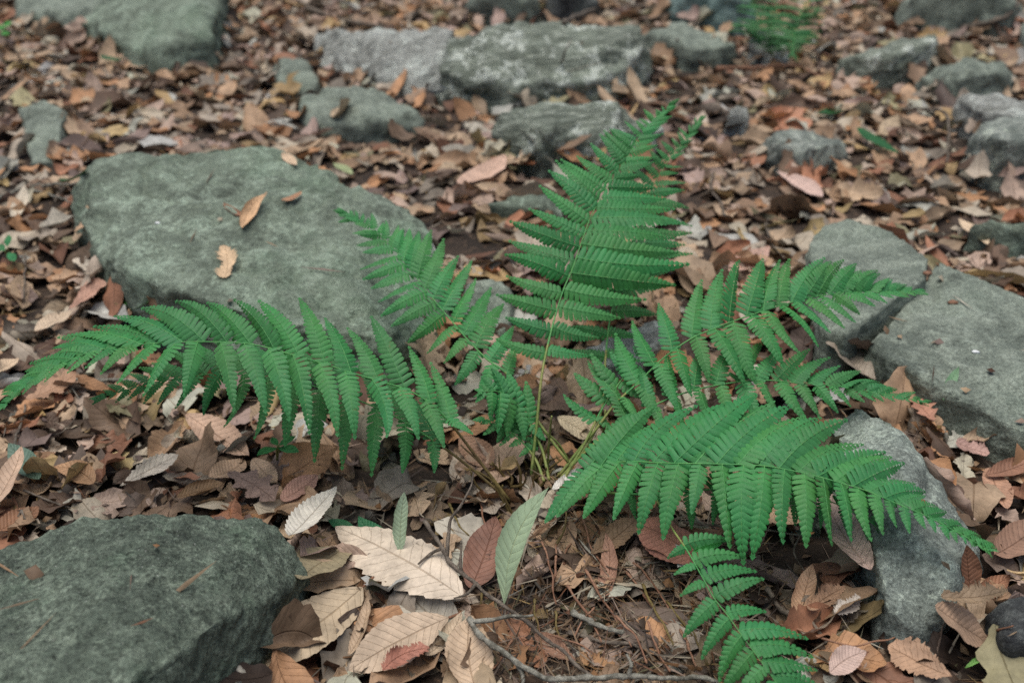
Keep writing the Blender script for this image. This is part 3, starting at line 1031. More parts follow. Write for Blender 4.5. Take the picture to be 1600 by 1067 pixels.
H(DL, 'brown curled leaf with a nibbled pale spot beside the copper leaf', (922, 880), (992, 840), 24, (140, 112, 84), bend=.9, roll=.6, lift=(.01, .02), seed=13, kind='chestnut_oak', teeth=0)
H(DL, 'light brown bent leaf hanging below the nibbled leaf', (935, 952), (945, 868), 18, (170, 128, 104), bend=1.0, roll=.9, lift=(.004, .02), seed=14, teeth=.03)
H(DL, 'rusty fallen leaf strip below the twig crossing', (790, 975), (848, 1050), 22, (152, 106, 76), bend=.5, roll=.7, lift=(.008, .004), seed=15, kind='torn', teeth=0)
H(DL, 'brown torn leaf with pale flecks at the bottom beside the long twig', (900, 1045), (835, 1000), 20, (150, 112, 88), bend=.9, roll=.6, seed=16, kind='chestnut_oak', teeth=0)
H(DL, 'crumpled golden-brown leaf scrap near the bottom centre', (905, 1030), (960, 1050), 18, (164, 124, 84), bend=1.4, roll=1.0, seed=17, kind='torn', teeth=0)
H(DL, 'tan beech leaf with ribbed veins right behind the fern stems', (775, 765), (815, 700), 30, (186, 156, 130), bend=.3, roll=.4, lift=(.006, .016), seed=18)
H(DL, 'small white curled leaf at the foot of the fern stems', (862, 782), (904, 752), 10, WHT, bend=.4, roll=.9, lift=(.012, .016), kind='narrow', seed=19, teeth=.02)
H(DL, 'broad beige leaf lying behind the central fern stems', (870, 668), (945, 700), 22, (198, 180, 148), bend=.4, roll=.3, lift=(.012, .008), seed=20)
H(DL, 'tan leaf propped against stems left of the fern base', (720, 700), (770, 745), 26, (150, 116, 92), bend=.6, roll=.6, lift=(.014, .006), seed=21)
H(DL, 'light tan dished leaf under the left frond with pink tinge', (296, 672), (392, 728), 28, (196, 162, 136), bend=.4, roll=.5, lift=(.02, .012), seed=22)
H(DL, 'beige ribbed leaf below the left frond near the seedling', (330, 760), (385, 730), 24, (190, 156, 124), bend=.3, roll=.4, seed=23)
H(DL, 'mauve-brown torn oak leaf behind the lower left boulder', (360, 755), (432, 800), 28, (136, 112, 100), bend=.3, roll=.3, seed=24, kind='oak', teeth=0, lift=(.012, .012))
H(DL, 'small rounded tan leaf beside the mauve oak leaf', (398, 738), (436, 772), 18, (188, 158, 128), bend=.3, roll=.5, lift=(.016, .012), seed=25)
H(DL, 'pinkish-brown leaf resting on the back of the lower left boulder', (440, 795), (500, 770), 22, (172, 130, 112), bend=.5, roll=.6, seed=26, lift=(.01, .016))
H(DL, 'tan leaf standing on edge at the left border above the boulder', (-12, 810), (46, 738), 22, (196, 166, 140), bend=.3, roll=.8, lift=(.01, .03), seed=27)
H(DL, 'orange-tan leaf lying behind the boulder at left', (150, 772), (88, 742), 19, (178, 138, 100), bend=.4, roll=.5, seed=28, lift=(.012, .01))
H(DL, 'bleached grey leaf with white patches behind the boulder', (190, 772), (284, 735), 20, (200, 188, 170), bend=.5, roll=.6, seed=29, lift=(.01, .02), kind='chestnut_oak', teeth=0)
H(DL, 'rusty-brown leaf pressed against the left flank of the boulder', (-5, 848), (66, 808), 24, (146, 104, 74), bend=.7, roll=.5, seed=30, lift=(.01, .012))
H(DL, 'brown rolled leaf behind the boulder crest', (280, 790), (352, 775), 18, (140, 110, 78), bend=.3, roll=1.4, seed=31, lift=(.01, .016))
# lower right
H(DL, 'large tan leaf with scalloped margin under the front right frond', (1130, 800), (1246, 842), 32, (200, 164, 130), bend=.3, roll=.5, lift=(.014, .02), seed=32, kind='chestnut_oak', teeth=0)
H(DL, 'pinkish ribbed beech leaf leaning on the long grey rock', (1356, 912), (1276, 790), 32, (196, 166, 152), bend=.35, roll=.6, lift=(.008, .02), seed=33, nteeth=12, relief=.0011)
H(DL, 'reddish-brown leaf curled over the end of the long rock', (1512, 955), (1500, 884), 20, (146, 102, 76), bend=.7, roll=1.0, lift=(.012, .02), seed=34, teeth=.03)
H(DL, 'brown folded leaf beside the lower right dark stone', (1515, 965), (1568, 930), 20, (150, 106, 78), bend=.6, roll=1.1, lift=(.014, .02), seed=35, teeth=.03)
H(DL, 'tan veined leaf lying against the foot of the long rock', (1450, 985), (1540, 1030), 32, (172, 142, 116), bend=.3, roll=.4, lift=(.022, .01), seed=36, teeth=.06)
H(DL, 'crumpled olive-brown leaf on top of the tan leaf at lower right', (1455, 985), (1560, 968), 20, (146, 124, 98), bend=1.0, roll=.9, lift=(.03, .03), seed=37, kind='torn', teeth=0)
H(DL, 'yellowish leaf with a dark edge at the lower right border', (1566, 918), (1618, 930), 18, (206, 176, 128), bend=.4, roll=.5, lift=(.02, .02), seed=38, teeth=.02)
H(DL, 'brown ribbed beech leaf at the right edge beside the long rock', (1545, 890), (1625, 838), 30, (150, 116, 94), bend=.5, roll=.6, lift=(.014, .02), seed=39)
H(DL, 'tan oval leaf lying right of the front frond tip', (1540, 748), (1568, 812), 23, (182, 140, 112), bend=.3, roll=.5, lift=(.014, .012), seed=40)
H(DL, 'broad light brown leaf at the bottom edge right of the long rock', (1480, 1082), (1382, 1030), 34, (178, 142, 112), bend=.3, roll=.4, lift=(.014, .014), seed=41, kind='chestnut_oak', teeth=0)
H(DL, 'pinkish-white leaf at the bottom edge right of the small fern', (1292, 1072), (1348, 1040), 22, (200, 172, 158), bend=.3, roll=.4, lift=(.012, .014), seed=42)
H(DL, 'light brown bent leaf standing beside the small fern', (1240, 985), (1262, 918), 20, (184, 146, 114), bend=.9, roll=.9, lift=(.006, .026), seed=43, teeth=.03)
H(DL, 'tan crumpled leaf between the small fern and the long rock', (1260, 970), (1314, 945), 20, (180, 142, 112), bend=.8, roll=1.0, lift=(.01, .018), seed=44, kind='torn', teeth=0)
H(DL, 'white dry leaf scrap beside the bent leaf near the small fern', (1300, 975), (1340, 950), 16, (206, 196, 184), bend=.5, roll=.7, lift=(.008, .012), seed=45, kind='torn', teeth=0)
H(DL, 'brown oak leaf flattened at the right of the slab', (1452, 676), (1420, 640), 20, (178, 128, 104), bend=.4, roll=.5, lift=(.012, .01), seed=46, kind='oak', teeth=0)
H(DL, 'long brown leaf lying below the large right slab', (1535, 760), (1612, 735), 18, (150, 108, 84), bend=.4, roll=.8, lift=(.014, .016), seed=47)
H(DL, 'pink-brown leaf heap piece under the large right slab', (1490, 705), (1540, 730), 20, (176, 140, 128), bend=.9, roll=.8, lift=(.012, .016), seed=48, kind='torn', teeth=0)
# on the rocks and further back
H(DL, 'curled tan leaf standing on top of the broad flat boulder', (380, 362), (420, 318), 13, (208, 168, 126), bend=.4, roll=1.1, lift=(.004, .016), seed=49, teeth=.03)
H(DL, 'pale tan square leaf lying in the middle of the broad flat boulder', (352, 440), (352, 392), 17, (208, 178, 140), bend=.3, roll=.5, lift=(.004, .006), seed=50, kind='torn', teeth=0)
H(DL, 'small orange-brown leaf on the back edge of the broad flat boulder', (440, 318), (472, 306), 8, (176, 132, 98), bend=.4, roll=.5, lift=(.004, .006), seed=51, teeth=.02)
H(DL, 'brown leaf curled beside the standing leaf on the broad flat boulder', (350, 322), (386, 342), 8, (150, 108, 82), bend=.7, roll=1.0, lift=(.004, .004), seed=52, teeth=.02)
H(DL, 'small cream leaf at the far rim of the broad flat boulder', (442, 246), (464, 266), 9, (206, 178, 146), bend=.3, roll=.5, lift=(.004, .004), seed=53, teeth=.02)
H(DL, 'pinkish leaf lying on top of the long lichen boulder', (692, 60), (734, 48), 10, (186, 148, 132), bend=.3, roll=.5, lift=(.006, .006), seed=54, teeth=.02)
H(DL, 'large pale tan leaf below the rounded boulder at the top left', (160, 92), (232, 118), 17, (204, 174, 146), bend=.4, roll=.5, lift=(.02, .012), seed=55, teeth=.02)
H(DL, 'rich rust-brown leaf rolled in front of the pale lichen rock', (768, 262), (838, 272), 13, (156, 98, 62), bend=.4, roll=1.2, lift=(.016, .014), seed=56, teeth=.02)
H(DL, 'big pale pinkish leaf heaped in front of the pale lichen rock', (715, 300), (790, 262), 24, (202, 168, 146), bend=.6, roll=.6, lift=(.016, .024), seed=57, teeth=.03)
H(DL, 'pale pink leaf lying right of the tall frond', (1212, 285), (1282, 322), 17, (204, 174, 160), bend=.4, roll=.5, lift=(.02, .014), seed=58, teeth=.03)
H(DL, 'pale chunky leaf above the large right slab', (1494, 358), (1538, 396), 14, (208, 184, 152), bend=.4, roll=.8, lift=(.016, .014), seed=59, teeth=.02)
H(DL, 'whitish curled leaf near the left edge above the frond', (24, 350), (44, 312), 14, (204, 192, 170), bend=.8, roll=.8, lift=(.01, .02), seed=60, teeth=.03)
H(DL, 'grey torn leaf near the left edge of the broad flat boulder', (120, 420), (160, 445), 14, (188, 176, 158), bend=.6, roll=.7, lift=(.014, .012), seed=61, kind='torn', teeth=0)
H(DL, 'big pinkish-tan leaf left of the broad flat boulder', (110, 495), (172, 470), 24, (184, 142, 120), bend=.4, roll=.5, lift=(.012, .02), seed=62, kind='chestnut_oak', teeth=0)
H(DL, 'beige leaf lying above the left frond tip', (60, 535), (118, 505), 18, (200, 178, 150), bend=.3, roll=.5, lift=(.012, .012), seed=63, teeth=.04)
H(DL, 'pale cream leaf at the left border beside the frond tip', (-8, 600), (34, 575), 16, (208, 182, 150), bend=.3, roll=.5, lift=(.01, .012), seed=64, teeth=.03)
H(DL, 'tan oak leaf with lobes below the left frond tip', (45, 640), (125, 600), 24, (172, 134, 104), bend=.4, roll=.4, lift=(.012, .014), seed=65, kind='oak', teeth=0)
H(DL, 'pinkish leaf showing behind the right frond', (1140, 440), (1200, 400), 22, (192, 156, 138), bend=.4, roll=.5, lift=(.014, .014), seed=66, teeth=.03)

# green leaves
GRN = (86, 146, 88)
H('green_leaf', 'tall pale green toothed leaf standing upright at the foot of the fern', (788, 944, .012), (858, 762, .105), 27, (176, 198, 162), mat=M_GREEN, bend=-.35, roll=.8, seed=70, teeth=.07, nteeth=13, kind='narrow', side=.35, wave=.06, relief=.0002)
H('green_leaf', 'small pale green folded leaf standing behind the large pale beech leaf', (625, 862, .02), (632, 768, .07), 15, (170, 190, 160), mat=M_GREEN, relief=.0002, bend=.2, roll=1.1, seed=71, teeth=.1, kind='narrow')
H('green_leaf', 'dark green glossy leaf tucked behind the large pale beech leaf', (614, 862), (562, 826), 16, (52, 112, 74), mat=M_GREEN, bend=.4, roll=.6, lift=(.01, .014), seed=72, teeth=.04)
H('green_leaf', 'deep green leaf edge showing left of the folded pale green leaf', (515, 830), (560, 845), 10, (46, 104, 66), mat=M_GREEN, bend=.4, roll=.5, lift=(.012, .01), seed=73, teeth=.02)
H('green_leaf', 'greyish-green leaf above the lower left boulder', (66, 765), (20, 715), 20, (96, 122, 106), mat=M_GREEN, bend=.4, roll=.5, lift=(.01, .016), seed=74, teeth=.02)
H('green_leaf', 'small pale green leaf fallen on the edge of the large right slab', (1470, 640), (1494, 590), 9, (124, 162, 124), mat=M_GREEN, bend=.3, roll=.6, lift=(.006, .012), seed=75, teeth=.04, kind='narrow')
H('green_leaf', 'bright green round leaf at the foot of the broad flat boulder', (200, 497), (172, 478), 12, (56, 122, 50), mat=M_GREEN, bend=.3, roll=.4, lift=(.012, .014), seed=76, teeth=.02)
H('green_leaf', 'green leaf lying right of the bright round leaf', (205, 500), (238, 490), 9, (66, 124, 56), mat=M_GREEN, bend=.3, roll=.4, lift=(.01, .012), seed=77, teeth=.02)
H('green_leaf', 'dark green leaf lying beside the small speckled rock', (1338, 212), (1402, 252), 14, (40, 96, 52), mat=M_GREEN, bend=.3, roll=.4, lift=(.016, .014), seed=78, teeth=.02)
H('green_leaf', 'smaller green leaf above the dark green leaf at right', (1276, 190), (1318, 182), 8, (40, 92, 50), mat=M_GREEN, bend=.3, roll=.4, lift=(.016, .014), seed=79, teeth=.02)
H('green_leaf', 'green leaf at the left rim of the broad flat boulder', (95, 290), (140, 278), 8, (40, 84, 46), mat=M_GREEN, bend=.3, roll=.4, lift=(.012, .014), seed=80, teeth=.02)
H('green_leaf', 'small green leaf near the top left pale leaf', (160, 100), (196, 106), 7, (44, 90, 56), mat=M_GREEN, bend=.3, roll=.4, lift=(.02, .02), seed=81, teeth=.02)
H('green_leaf', 'thin green blade at the bottom edge right of the small fern', (1500, 1068), (1544, 1046), 5, (110, 160, 80), mat=M_GREEN, bend=.3, roll=.6, lift=(.012, .02), seed=82, teeth=0, kind='narrow')
H('green_leaf', 'pale green leaf lying below the long lichen boulder', (522, 268), (552, 284), 8, (160, 172, 128), mat=M_GREEN, bend=.3, roll=.5, lift=(.014, .012), seed=83, teeth=.02)
H('green_leaf', 'green toothed leaflet beside the copper leaf', (1128, 848, .035), (1082, 862, .04), 9, (62, 150, 70), mat=M_GREEN, bend=.3, roll=.3, seed=84, teeth=.2, kind='narrow')


def seedling(label, base, leaves, colour, seed):
    root = surf(*base)
    e = empty('seedling', root)
    tag(e, label, 'seedling', 'green seedlings in the leaf litter')
    rng = np.random.default_rng(seed)
    for k, (bx, by, tx, ty, w, z) in enumerate(leaves):
        a = P(bx, by, root[2] + z) - root
        b = P(tx, ty, root[2] + z + .004) - root
        L = np.linalg.norm(b - a); W = w * project(root)[0, 2] / FPX
        V, F, luv = make_leaf('beech', L, W, rng, 15, 7, .3, .4, .1, .12, .06, 7, .0004)
        R = rot_to(b - a, np.array([0, -.3, 1.0]))
        V = V @ R.T + a
        me = mesh_from('leaf_blade', V, F, [M_GREEN], {'tint': np.tile(np.append(lin(colour), 1), (len(V), 1)), 'luv': luv})
        link('leaf_blade', me, e)
        t = np.linspace(0, 1, 7)[:, None]
        pts = np.array([0, 0, -.015]) * (1 - t) + a * t
        sv, sf = tube(pts, .0008, 5)
        link('stem', mesh_from('stem', sv, sf, [M_STIPE]), e)


seedling('bright green seedling below the left frond', (430, 716), [(432, 700, 400, 712, 7, .03), (436, 700, 468, 706, 8, .03), (436, 696, 462, 682, 7, .034), (434, 696, 424, 684, 6, .034)], (64, 134, 72), 1)
seedling('small seedling with three dark green leaves at the left border', (14, 410), [(8, 392, -6, 384, 7, .03), (12, 386, 14, 368, 6, .035), (14, 396, 24, 410, 7, .03)], (58, 126, 76), 2)
seedling('tiny green seedling near the top left corner', (10, 60), [(6, 48, -4, 40, 6, .04), (8, 44, 14, 34, 6, .045), (4, 52, 14, 56, 6, .04)], (70, 140, 60), 3)

# ------------------------------------------------------------------ ferns
FERN_TRIS = []
_lobe_v = None


def pinna_mesh(base, ctrl, tip, nh, n, hw, rng, detail=True):
    """a lobed pinna along the curve base-ctrl-tip; returns verts, quads+tris, material index, shade"""
    t = (np.arange(n) + 0.5) / n
    t = t ** 0.94

    def bez(s):
        s = np.asarray(s)[:, None]
        return (1 - s) ** 2 * base + 2 * s * (1 - s) * ctrl + s ** 2 * tip

    def dbez(s):
        s = np.asarray(s)[:, None]
        d = 2 * (1 - s) * (ctrl - base) + 2 * s * (tip - ctrl)
        return d / (np.linalg.norm(d, axis=1)[:, None] + 1e-9)
    L = np.linalg.norm(ctrl - base) * .5 + np.linalg.norm(tip - ctrl) * .5 + np.linalg.norm(tip - base) * .0
    L = max(L, np.linalg.norm(tip - base))
    sp = L / n
    V, Q, T, sh = [], [], [], []
    pos, tan = bez(t), dbez(t)
    nn = nh - (tan @ nh)[:, None] * tan
    nn /= np.linalg.norm(nn, axis=1)[:, None] + 1e-9
    bb = np.cross(nn, tan)
    prof = np.clip((1 - t) ** 0.62 * (0.92 + 0.22 * np.minimum(t * 5, 1)) * 1.0, 0.05, 2)
    for k in range(n):
        for sgn in (-1, 1):
            ln = hw * prof[k] * rng.uniform(.92, 1.06)
            if t[k] > .9: ln *= .8
            fw = 0.2 + 0.48 * t[k] + rng.normal() * .04            # lean towards the pinna tip
            d = sgn * bb[k] * math.cos(fw) + tan[k] * math.sin(fw)
            w = sp * 0.5 * (1.08 - .1 * rng.random())
            wv = tan[k] * math.cos(fw * .6) - sgn * bb[k] * math.sin(fw * .6)
            o = pos[k]
            dr = nn[k] * (-ln)
            cup = rng.uniform(.02, .12); rl = rng.normal() * .05
            # stations along the lobe: (fraction, half width, sink)
            st = ((0.0, 1.14, .0), (.24, .93, .015 + cup * .2), (.70, .90, .06 + cup * .55), (.93, .60, .11 + cup))
            i0 = len(V)
            for (f, hwid, snk) in st:
                c = o + d * ln * f + dr * snk
                e = nn[k] * (-w * .30)
                V.append(c - wv * w * hwid + e + nn[k] * (-rl * w)); V.append(c + nn[k] * (w * .10)); V.append(c + wv * w * hwid + e + nn[k] * rl * w)
            V.append(o + d * ln + dr * (.15 + cup))
            for a in range(3):
                for b in range(2):
                    p = i0 + a * 3 + b
                    Q.append((p, p + 3, p + 4, p + 1) if sgn > 0 else (p, p + 1, p + 4, p + 3))
            p = i0 + 9
            T.append((p, p + 3, p + 1)); T.append((p + 1, p + 3, p + 2))
            sh += [rng.uniform(.93, 1.07)] * 13
    # tip blade
    i0 = len(V)
    e0 = bez([t[-1]])[0]; tn = tan[-1]; bw = bb[-1]
    V += [e0 - bw * sp * .5, tip + tn * sp * .2, e0 + bw * sp * .5]
    T.append((i0, i0 + 2, i0 + 1)); sh += [1.0] * 3
    nq, nt = len(Q), len(T)
    # midrib
    m = 7
    s = np.linspace(0, .97, m)
    rp, rt = bez(s), dbez(s)
    rn = nh - (rt @ nh)[:, None] * rt
    rn /= np.linalg.norm(rn, axis=1)[:, None] + 1e-9
    rb = np.cross(rn, rt)
    rw = np.linspace(hw * .026, hw * .010, m)[:, None]
    i0 = len(V)
    for j in range(m):
        V.append(rp[j] - rb[j] * rw[j] + rn[j] * .00005); V.append(rp[j] + rn[j] * rw[j] * 1.1 + rn[j] * sp * .05); V.append(rp[j] + rb[j] * rw[j] + rn[j] * .00005)
    R = []
    for j in range(m - 1):
        for b in range(2):
            p = i0 + j * 3 + b
            R.append((p, p + 1, p + 4, p + 3))
    sh += [1.0] * (m * 3)
    V = np.array(V)
    faces = [np.array(Q + R), np.array(T)]
    mi = [0] * nq + [1] * len(R) + [0] * nt
    return V, faces, mi, np.array(sh)


FERN_COL = lin((62, 132, 76))


def frond(root, ctrl, start, n, A, B, nh=(0, -.45, 1), dA=0.0, dB=0.0, col=FERN_COL, hw=.155, lobes=16, stipe=None, seed=0,
          bulge=.14, rad=.0016, minlen=.026, lift0=True, arch=(.1, .1)):
    """ctrl: (px,py,depth) along the rachis; A, B: (rachis px, py, tip px, py) for either row of pinnae; dA, dB: depth of the tips past the rachis"""
    rng = np.random.default_rng(300 + seed)
    r0 = np.array(root.location)
    pts = np.array([PD(*c) for c in ctrl])
    cur = catmull(pts, 160)
    pc = project(cur)
    nh = unit(np.array(nh, float))
    me_v, me_f = tube(cur[::3] - r0, np.interp(np.linspace(0, 1, len(cur[::3])), [0, start, start + .1, 1], [rad, rad * .8, rad * .5, rad * .2]), 6)
    # lower part brownish-green, upper green
    nring = len(cur[::3])
    mi = []
    us = np.linspace(0, 1, nring - 1)
    for i in range(nring - 1):
        mi += [0 if us[i] < start + .02 else 1] * 6
    mi += [0] * 6 + [1] * 6
    f = link('frond', mesh_from('frond', me_v, me_f, [stipe or M_STIPE, M_RIB], mat_idx=mi), root)
    FERN_TRIS.append((me_v + r0, me_f[0]))

    def locus(K):
        k = []
        for (rx, ry, tx, ty) in K:
            i = np.argmin((pc[:, 0] - rx) ** 2 + (pc[:, 1] - ry) ** 2)
            k.append((i / (len(cur) - 1), tx - pc[i, 0], ty - pc[i, 1]))
        k.sort()
        k = np.array(k)
        u0, d0 = k[0, 0], k[0, 1:]
        tv = pc[-1, :2] - pc[-8, :2]
        tv = tv / (np.linalg.norm(tv) + 1e-6) * 9
        k = np.vstack([k, [1.0, tv[0] + .08 * k[-1, 1], tv[1] + .08 * k[-1, 2]]])
        return k
    n = int(n * 1.42)
    us = start + (1 - start) * (1 - (1 - (np.arange(n) + .15) / n) ** 1.7)
    tipV, tipQ, tipT, tipM, tipR, tipS = [], [], [], [], [], []
    off = 0
    for row, K, dd, ar in ((0, A, dA, arch[0]), (1, B, dB, arch[1])):
        k = locus(K)
        for q, u in enumerate(us):
            u = min(u + (.35 * row) * (1 - start) / n, .998)
            i = u * (len(cur) - 1)
            i0 = int(i)
            b = cur[i0] + (cur[min(i0 + 1, len(cur) - 1)] - cur[i0]) * (i - i0)
            pb = project(b)[0]
            lj = rng.uniform(.9, 1.07) * (rng.uniform(.55, .8) if rng.random() < .03 else 1)
            tx = pb[0] + lj * np.interp(u, k[:, 0], k[:, 1]) + rng.normal() * 3.5
            ty = pb[1] + lj * np.interp(u, k[:, 0], k[:, 2]) + rng.normal() * 3.0
            full = np.hypot(tx - pb[0], ty - pb[1])
            tip = PD(tx, ty, pb[2] + dd * min(1, full / 90.0))
            L = np.linalg.norm(tip - b)
            if L < .003: continue
            ct = b * .48 + tip * .52 + nh * L * (bulge + ar * .5 + rng.normal() * .05)
            tg = unit(cur[min(i0 + 3, len(cur) - 1)] - cur[max(i0 - 3, 0)])
            ct = ct + tg * L * rng.normal(-.09, .05)
            nl = int(np.clip(round(lobes * (L / .075) ** .55), 4, lobes + 4))
            w = hw * L * (.078 / max(L, .012)) ** .3
            pd = unit(tip - b)
            tw = rng.normal() * .28
            nh2 = unit(nh * math.cos(tw) + np.cross(pd, nh) * math.sin(tw))
            V, F, mi, sh = pinna_mesh(b, ct, tip, nh2, nl, w * rng.uniform(.88, 1.1), rng)
            c = col * rng.uniform(.88, 1.12) * np.array([rng.uniform(.85, 1.25), 1.0, rng.uniform(.9, 1.1)])
            tint = np.concatenate([np.tile(c, (len(V), 1)) * sh[:, None], np.ones((len(V), 1))], 1)
            FERN_TRIS.append((V, F[0]))
            if L > minlen:
                loc = b - r0
                o = link('pinna', mesh_from('pinna', V - b, F, [M_FERN, M_RIB], {'tint': tint}, mat_idx=mi), f, loc)
            else:
                tipV.append(V - r0); tipQ.append(F[0] + off); tipT.append(F[1] + off); off += len(V)
                nq = len(F[0]); tipM.append(mi[:nq]); tipR.append(mi[nq:]); tipS.append(tint)
    if tipV:
        o = link('frond_tip', mesh_from('frond_tip', np.vstack(tipV), [np.vstack(tipQ), np.vstack(tipT)], [M_FERN, M_RIB],
                                        {'tint': np.vstack(tipS)}, mat_idx=sum(tipM, []) + sum(tipR, [])), f)
        o['kind'] = 'stuff'
    return f


base_c = P(838, 748, 0.0)
fern = empty('fern', base_c)
tag(fern, 'large green fern with arching fronds spreading across the middle of the photo', 'fern')
LAND.append((840, 700, 'the fern stems'))
LAND.append((400, 560, 'the left fern frond'))
LAND.append((1150, 730, 'the front right fern frond'))
LAND.append((1180, 500, 'the upper right fern frond'))
LAND.append((930, 350, 'the tallest fern frond'))
LAND.append((640, 440, 'the middle left fern frond'))

# left frond, arching towards the camera
frond(fern, [(796, 782, .955), (746, 716, .95), (706, 664, .945), (672, 630, .935), (634, 608, .93), (598, 597, .925), (555, 584, .92), (508, 569, .915),
             (463, 556, .91), (395, 538, .91), (330, 534, .91), (270, 535, .91), (200, 540, .905), (132, 553, .90), (61, 588, .89), (4, 636, .88)],
      .17, 19,
      [(700, 655, 672, 559), (665, 622, 625, 532), (634, 606, 578, 490), (575, 590, 527, 510), (508, 568, 469, 461), (463, 558, 404, 464), (380, 536, 310, 466), (325, 534, 233, 477), (280, 534, 174, 500), (243, 536, 118, 512), (202, 540, 100, 524), (130, 552, 70, 560)],
      [(704, 660, 753, 676), (672, 628, 702, 705), (634, 606, 664, 690), (590, 595, 612, 684), (540, 580, 563, 682), (470, 560, 499, 682), (395, 538, 428, 645), (350, 534, 368, 640), (310, 534, 285, 623), (270, 536, 214, 612), (225, 538, 168, 585), (182, 542, 127, 576), (120, 556, 85, 590)],
      nh=(-.1, -.45, 1), dA=.045, dB=-.035, seed=1, stipe=M_STIPEB, arch=(.10, .16))
# lower left frond in its shade
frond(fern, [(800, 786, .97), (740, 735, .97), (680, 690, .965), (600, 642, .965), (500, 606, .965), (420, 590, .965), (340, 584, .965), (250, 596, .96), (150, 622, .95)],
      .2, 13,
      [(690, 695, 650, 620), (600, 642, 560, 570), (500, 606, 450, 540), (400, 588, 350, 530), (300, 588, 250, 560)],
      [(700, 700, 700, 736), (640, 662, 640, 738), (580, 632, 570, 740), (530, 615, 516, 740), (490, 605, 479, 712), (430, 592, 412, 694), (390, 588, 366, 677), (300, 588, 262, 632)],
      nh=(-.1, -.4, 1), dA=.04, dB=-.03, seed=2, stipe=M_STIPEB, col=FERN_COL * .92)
# middle left frond
frond(fern, [(888, 722, .985), (850, 672, .99), (815, 618, 1.0), (790, 582, 1.01), (763, 563, 1.02), (732, 532, 1.04), (712, 509, 1.055), (675, 465, 1.085), (641, 421, 1.12), (611, 384, 1.15), (578, 354, 1.18), (535, 332, 1.21)],
      .22, 17,
      [(800, 596, 797, 650), (771, 568, 742, 632), (746, 545, 705, 602), (726, 522, 682, 568), (705, 502, 648, 551), (690, 482, 624, 531), (672, 461, 596, 502), (655, 440, 584, 470), (638, 420, 574, 442), (624, 402, 569, 420), (614, 389, 563, 395), (580, 356, 545, 352)],
      [(800, 596, 808, 540), (763, 560, 797, 508), (739, 540, 784, 474), (716, 512, 762, 437), (699, 492, 740, 416), (682, 471, 728, 404), (672, 457, 705, 372), (648, 431, 664, 362), (631, 408, 640, 358), (600, 374, 606, 350)],
      nh=(-.1, -.5, 1), dA=-.02, dB=.05, seed=3, hw=.17, col=FERN_COL * 1.04)
# tallest frond
frond(fern, [(830, 742, .985), (838, 670, .985), (846, 590, .99), (856, 539, 1.005), (868, 492, 1.02), (881, 451, 1.04), (894, 421, 1.055), (911, 372, 1.085), (925, 335, 1.11), (950, 292, 1.14), (978, 250, 1.17), (1004, 208, 1.20), (1048, 166, 1.235)],
      .22, 20,
      [(847, 575, 768, 553), (861, 515, 786, 492), (867, 490, 780, 465), (876, 462, 787, 438), (885, 440, 783, 413), (898, 408, 789, 372), (910, 375, 810, 340), (915, 360, 826, 315), (922, 340, 847, 280), (937, 312, 866, 257), (952, 288, 890, 241), (965, 268, 926, 220), (978, 250, 938, 206), (1000, 212, 975, 196)],
      [(847, 575, 918, 584), (857, 530, 925, 543), (868, 492, 952, 510), (883, 445, 1035, 468), (890, 430, 1050, 451), (900, 402, 1068, 412), (912, 370, 1076, 386), (925, 335, 1060, 340), (945, 300, 1035, 300), (965, 268, 1020, 262), (990, 230, 1026, 220)],
      nh=(.05, -.75, .7), dA=.015, dB=.02, seed=4, hw=.165, col=FERN_COL * 1.05, bulge=.10)
# frond behind the tallest
frond(fern, [(872, 742, .99), (915, 700, 1.01), (940, 640, 1.04), (946, 560, 1.08), (953, 500, 1.11), (968, 440, 1.14), (990, 370, 1.18), (1012, 310, 1.215), (1040, 258, 1.25), (1094, 188, 1.30)],
      .28, 17,
      [(948, 530, 890, 520), (960, 470, 880, 440), (980, 400, 920, 360), (1000, 340, 950, 300), (1020, 295, 985, 262), (1050, 245, 1030, 225)],
      [(948, 530, 1000, 545), (955, 495, 1018, 506), (970, 435, 1072, 412), (985, 385, 1080, 384), (1000, 340, 1080, 348), (1010, 318, 1071, 318), (1020, 296, 1071, 292), (1035, 268, 1062, 267), (1060, 235, 1080, 222)],
      nh=(.05, -.6, .8), dA=.02, dB=.02, seed=5, hw=.15, col=FERN_COL * .95)
# upper right frond
frond(fern, [(872, 745, .985), (902, 706, .985), (932, 670, .98), (961, 631, .98), (997, 598, .98), (1036, 560, .98), (1080, 529, .98), (1117, 513, .985), (1151, 500, .99), (1205, 482, 1.0), (1262, 466, 1.02), (1313, 458, 1.035), (1364, 455, 1.05), (1437, 456, 1.065)],
      .20, 19,
      [(957, 633, 894, 586), (985, 606, 950, 531), (1024, 572, 988, 494), (1056, 545, 1026, 470), (1080, 529, 1098, 436), (1116, 512, 1139, 418), (1150, 500, 1160, 402), (1175, 492, 1207, 403), (1212, 480, 1229, 398), (1235, 473, 1286, 399), (1262, 466, 1307, 401), (1290, 461, 1327, 412), (1323, 457, 1360, 420), (1370, 455, 1395, 438)],
      [(961, 631, 985, 662), (1010, 585, 1034, 656), (1050, 548, 1075, 625), (1080, 531, 1102, 602), (1117, 514, 1161, 604), (1151, 500, 1188, 593), (1175, 492, 1234, 580), (1205, 482, 1262, 550), (1235, 473, 1290, 526), (1262, 466, 1318, 514), (1290, 461, 1330, 498), (1330, 457, 1370, 476), (1380, 456, 1405, 468)],
      nh=(.1, -.5, 1), dA=.05, dB=-.035, seed=6, hw=.168, col=FERN_COL * 1.02)
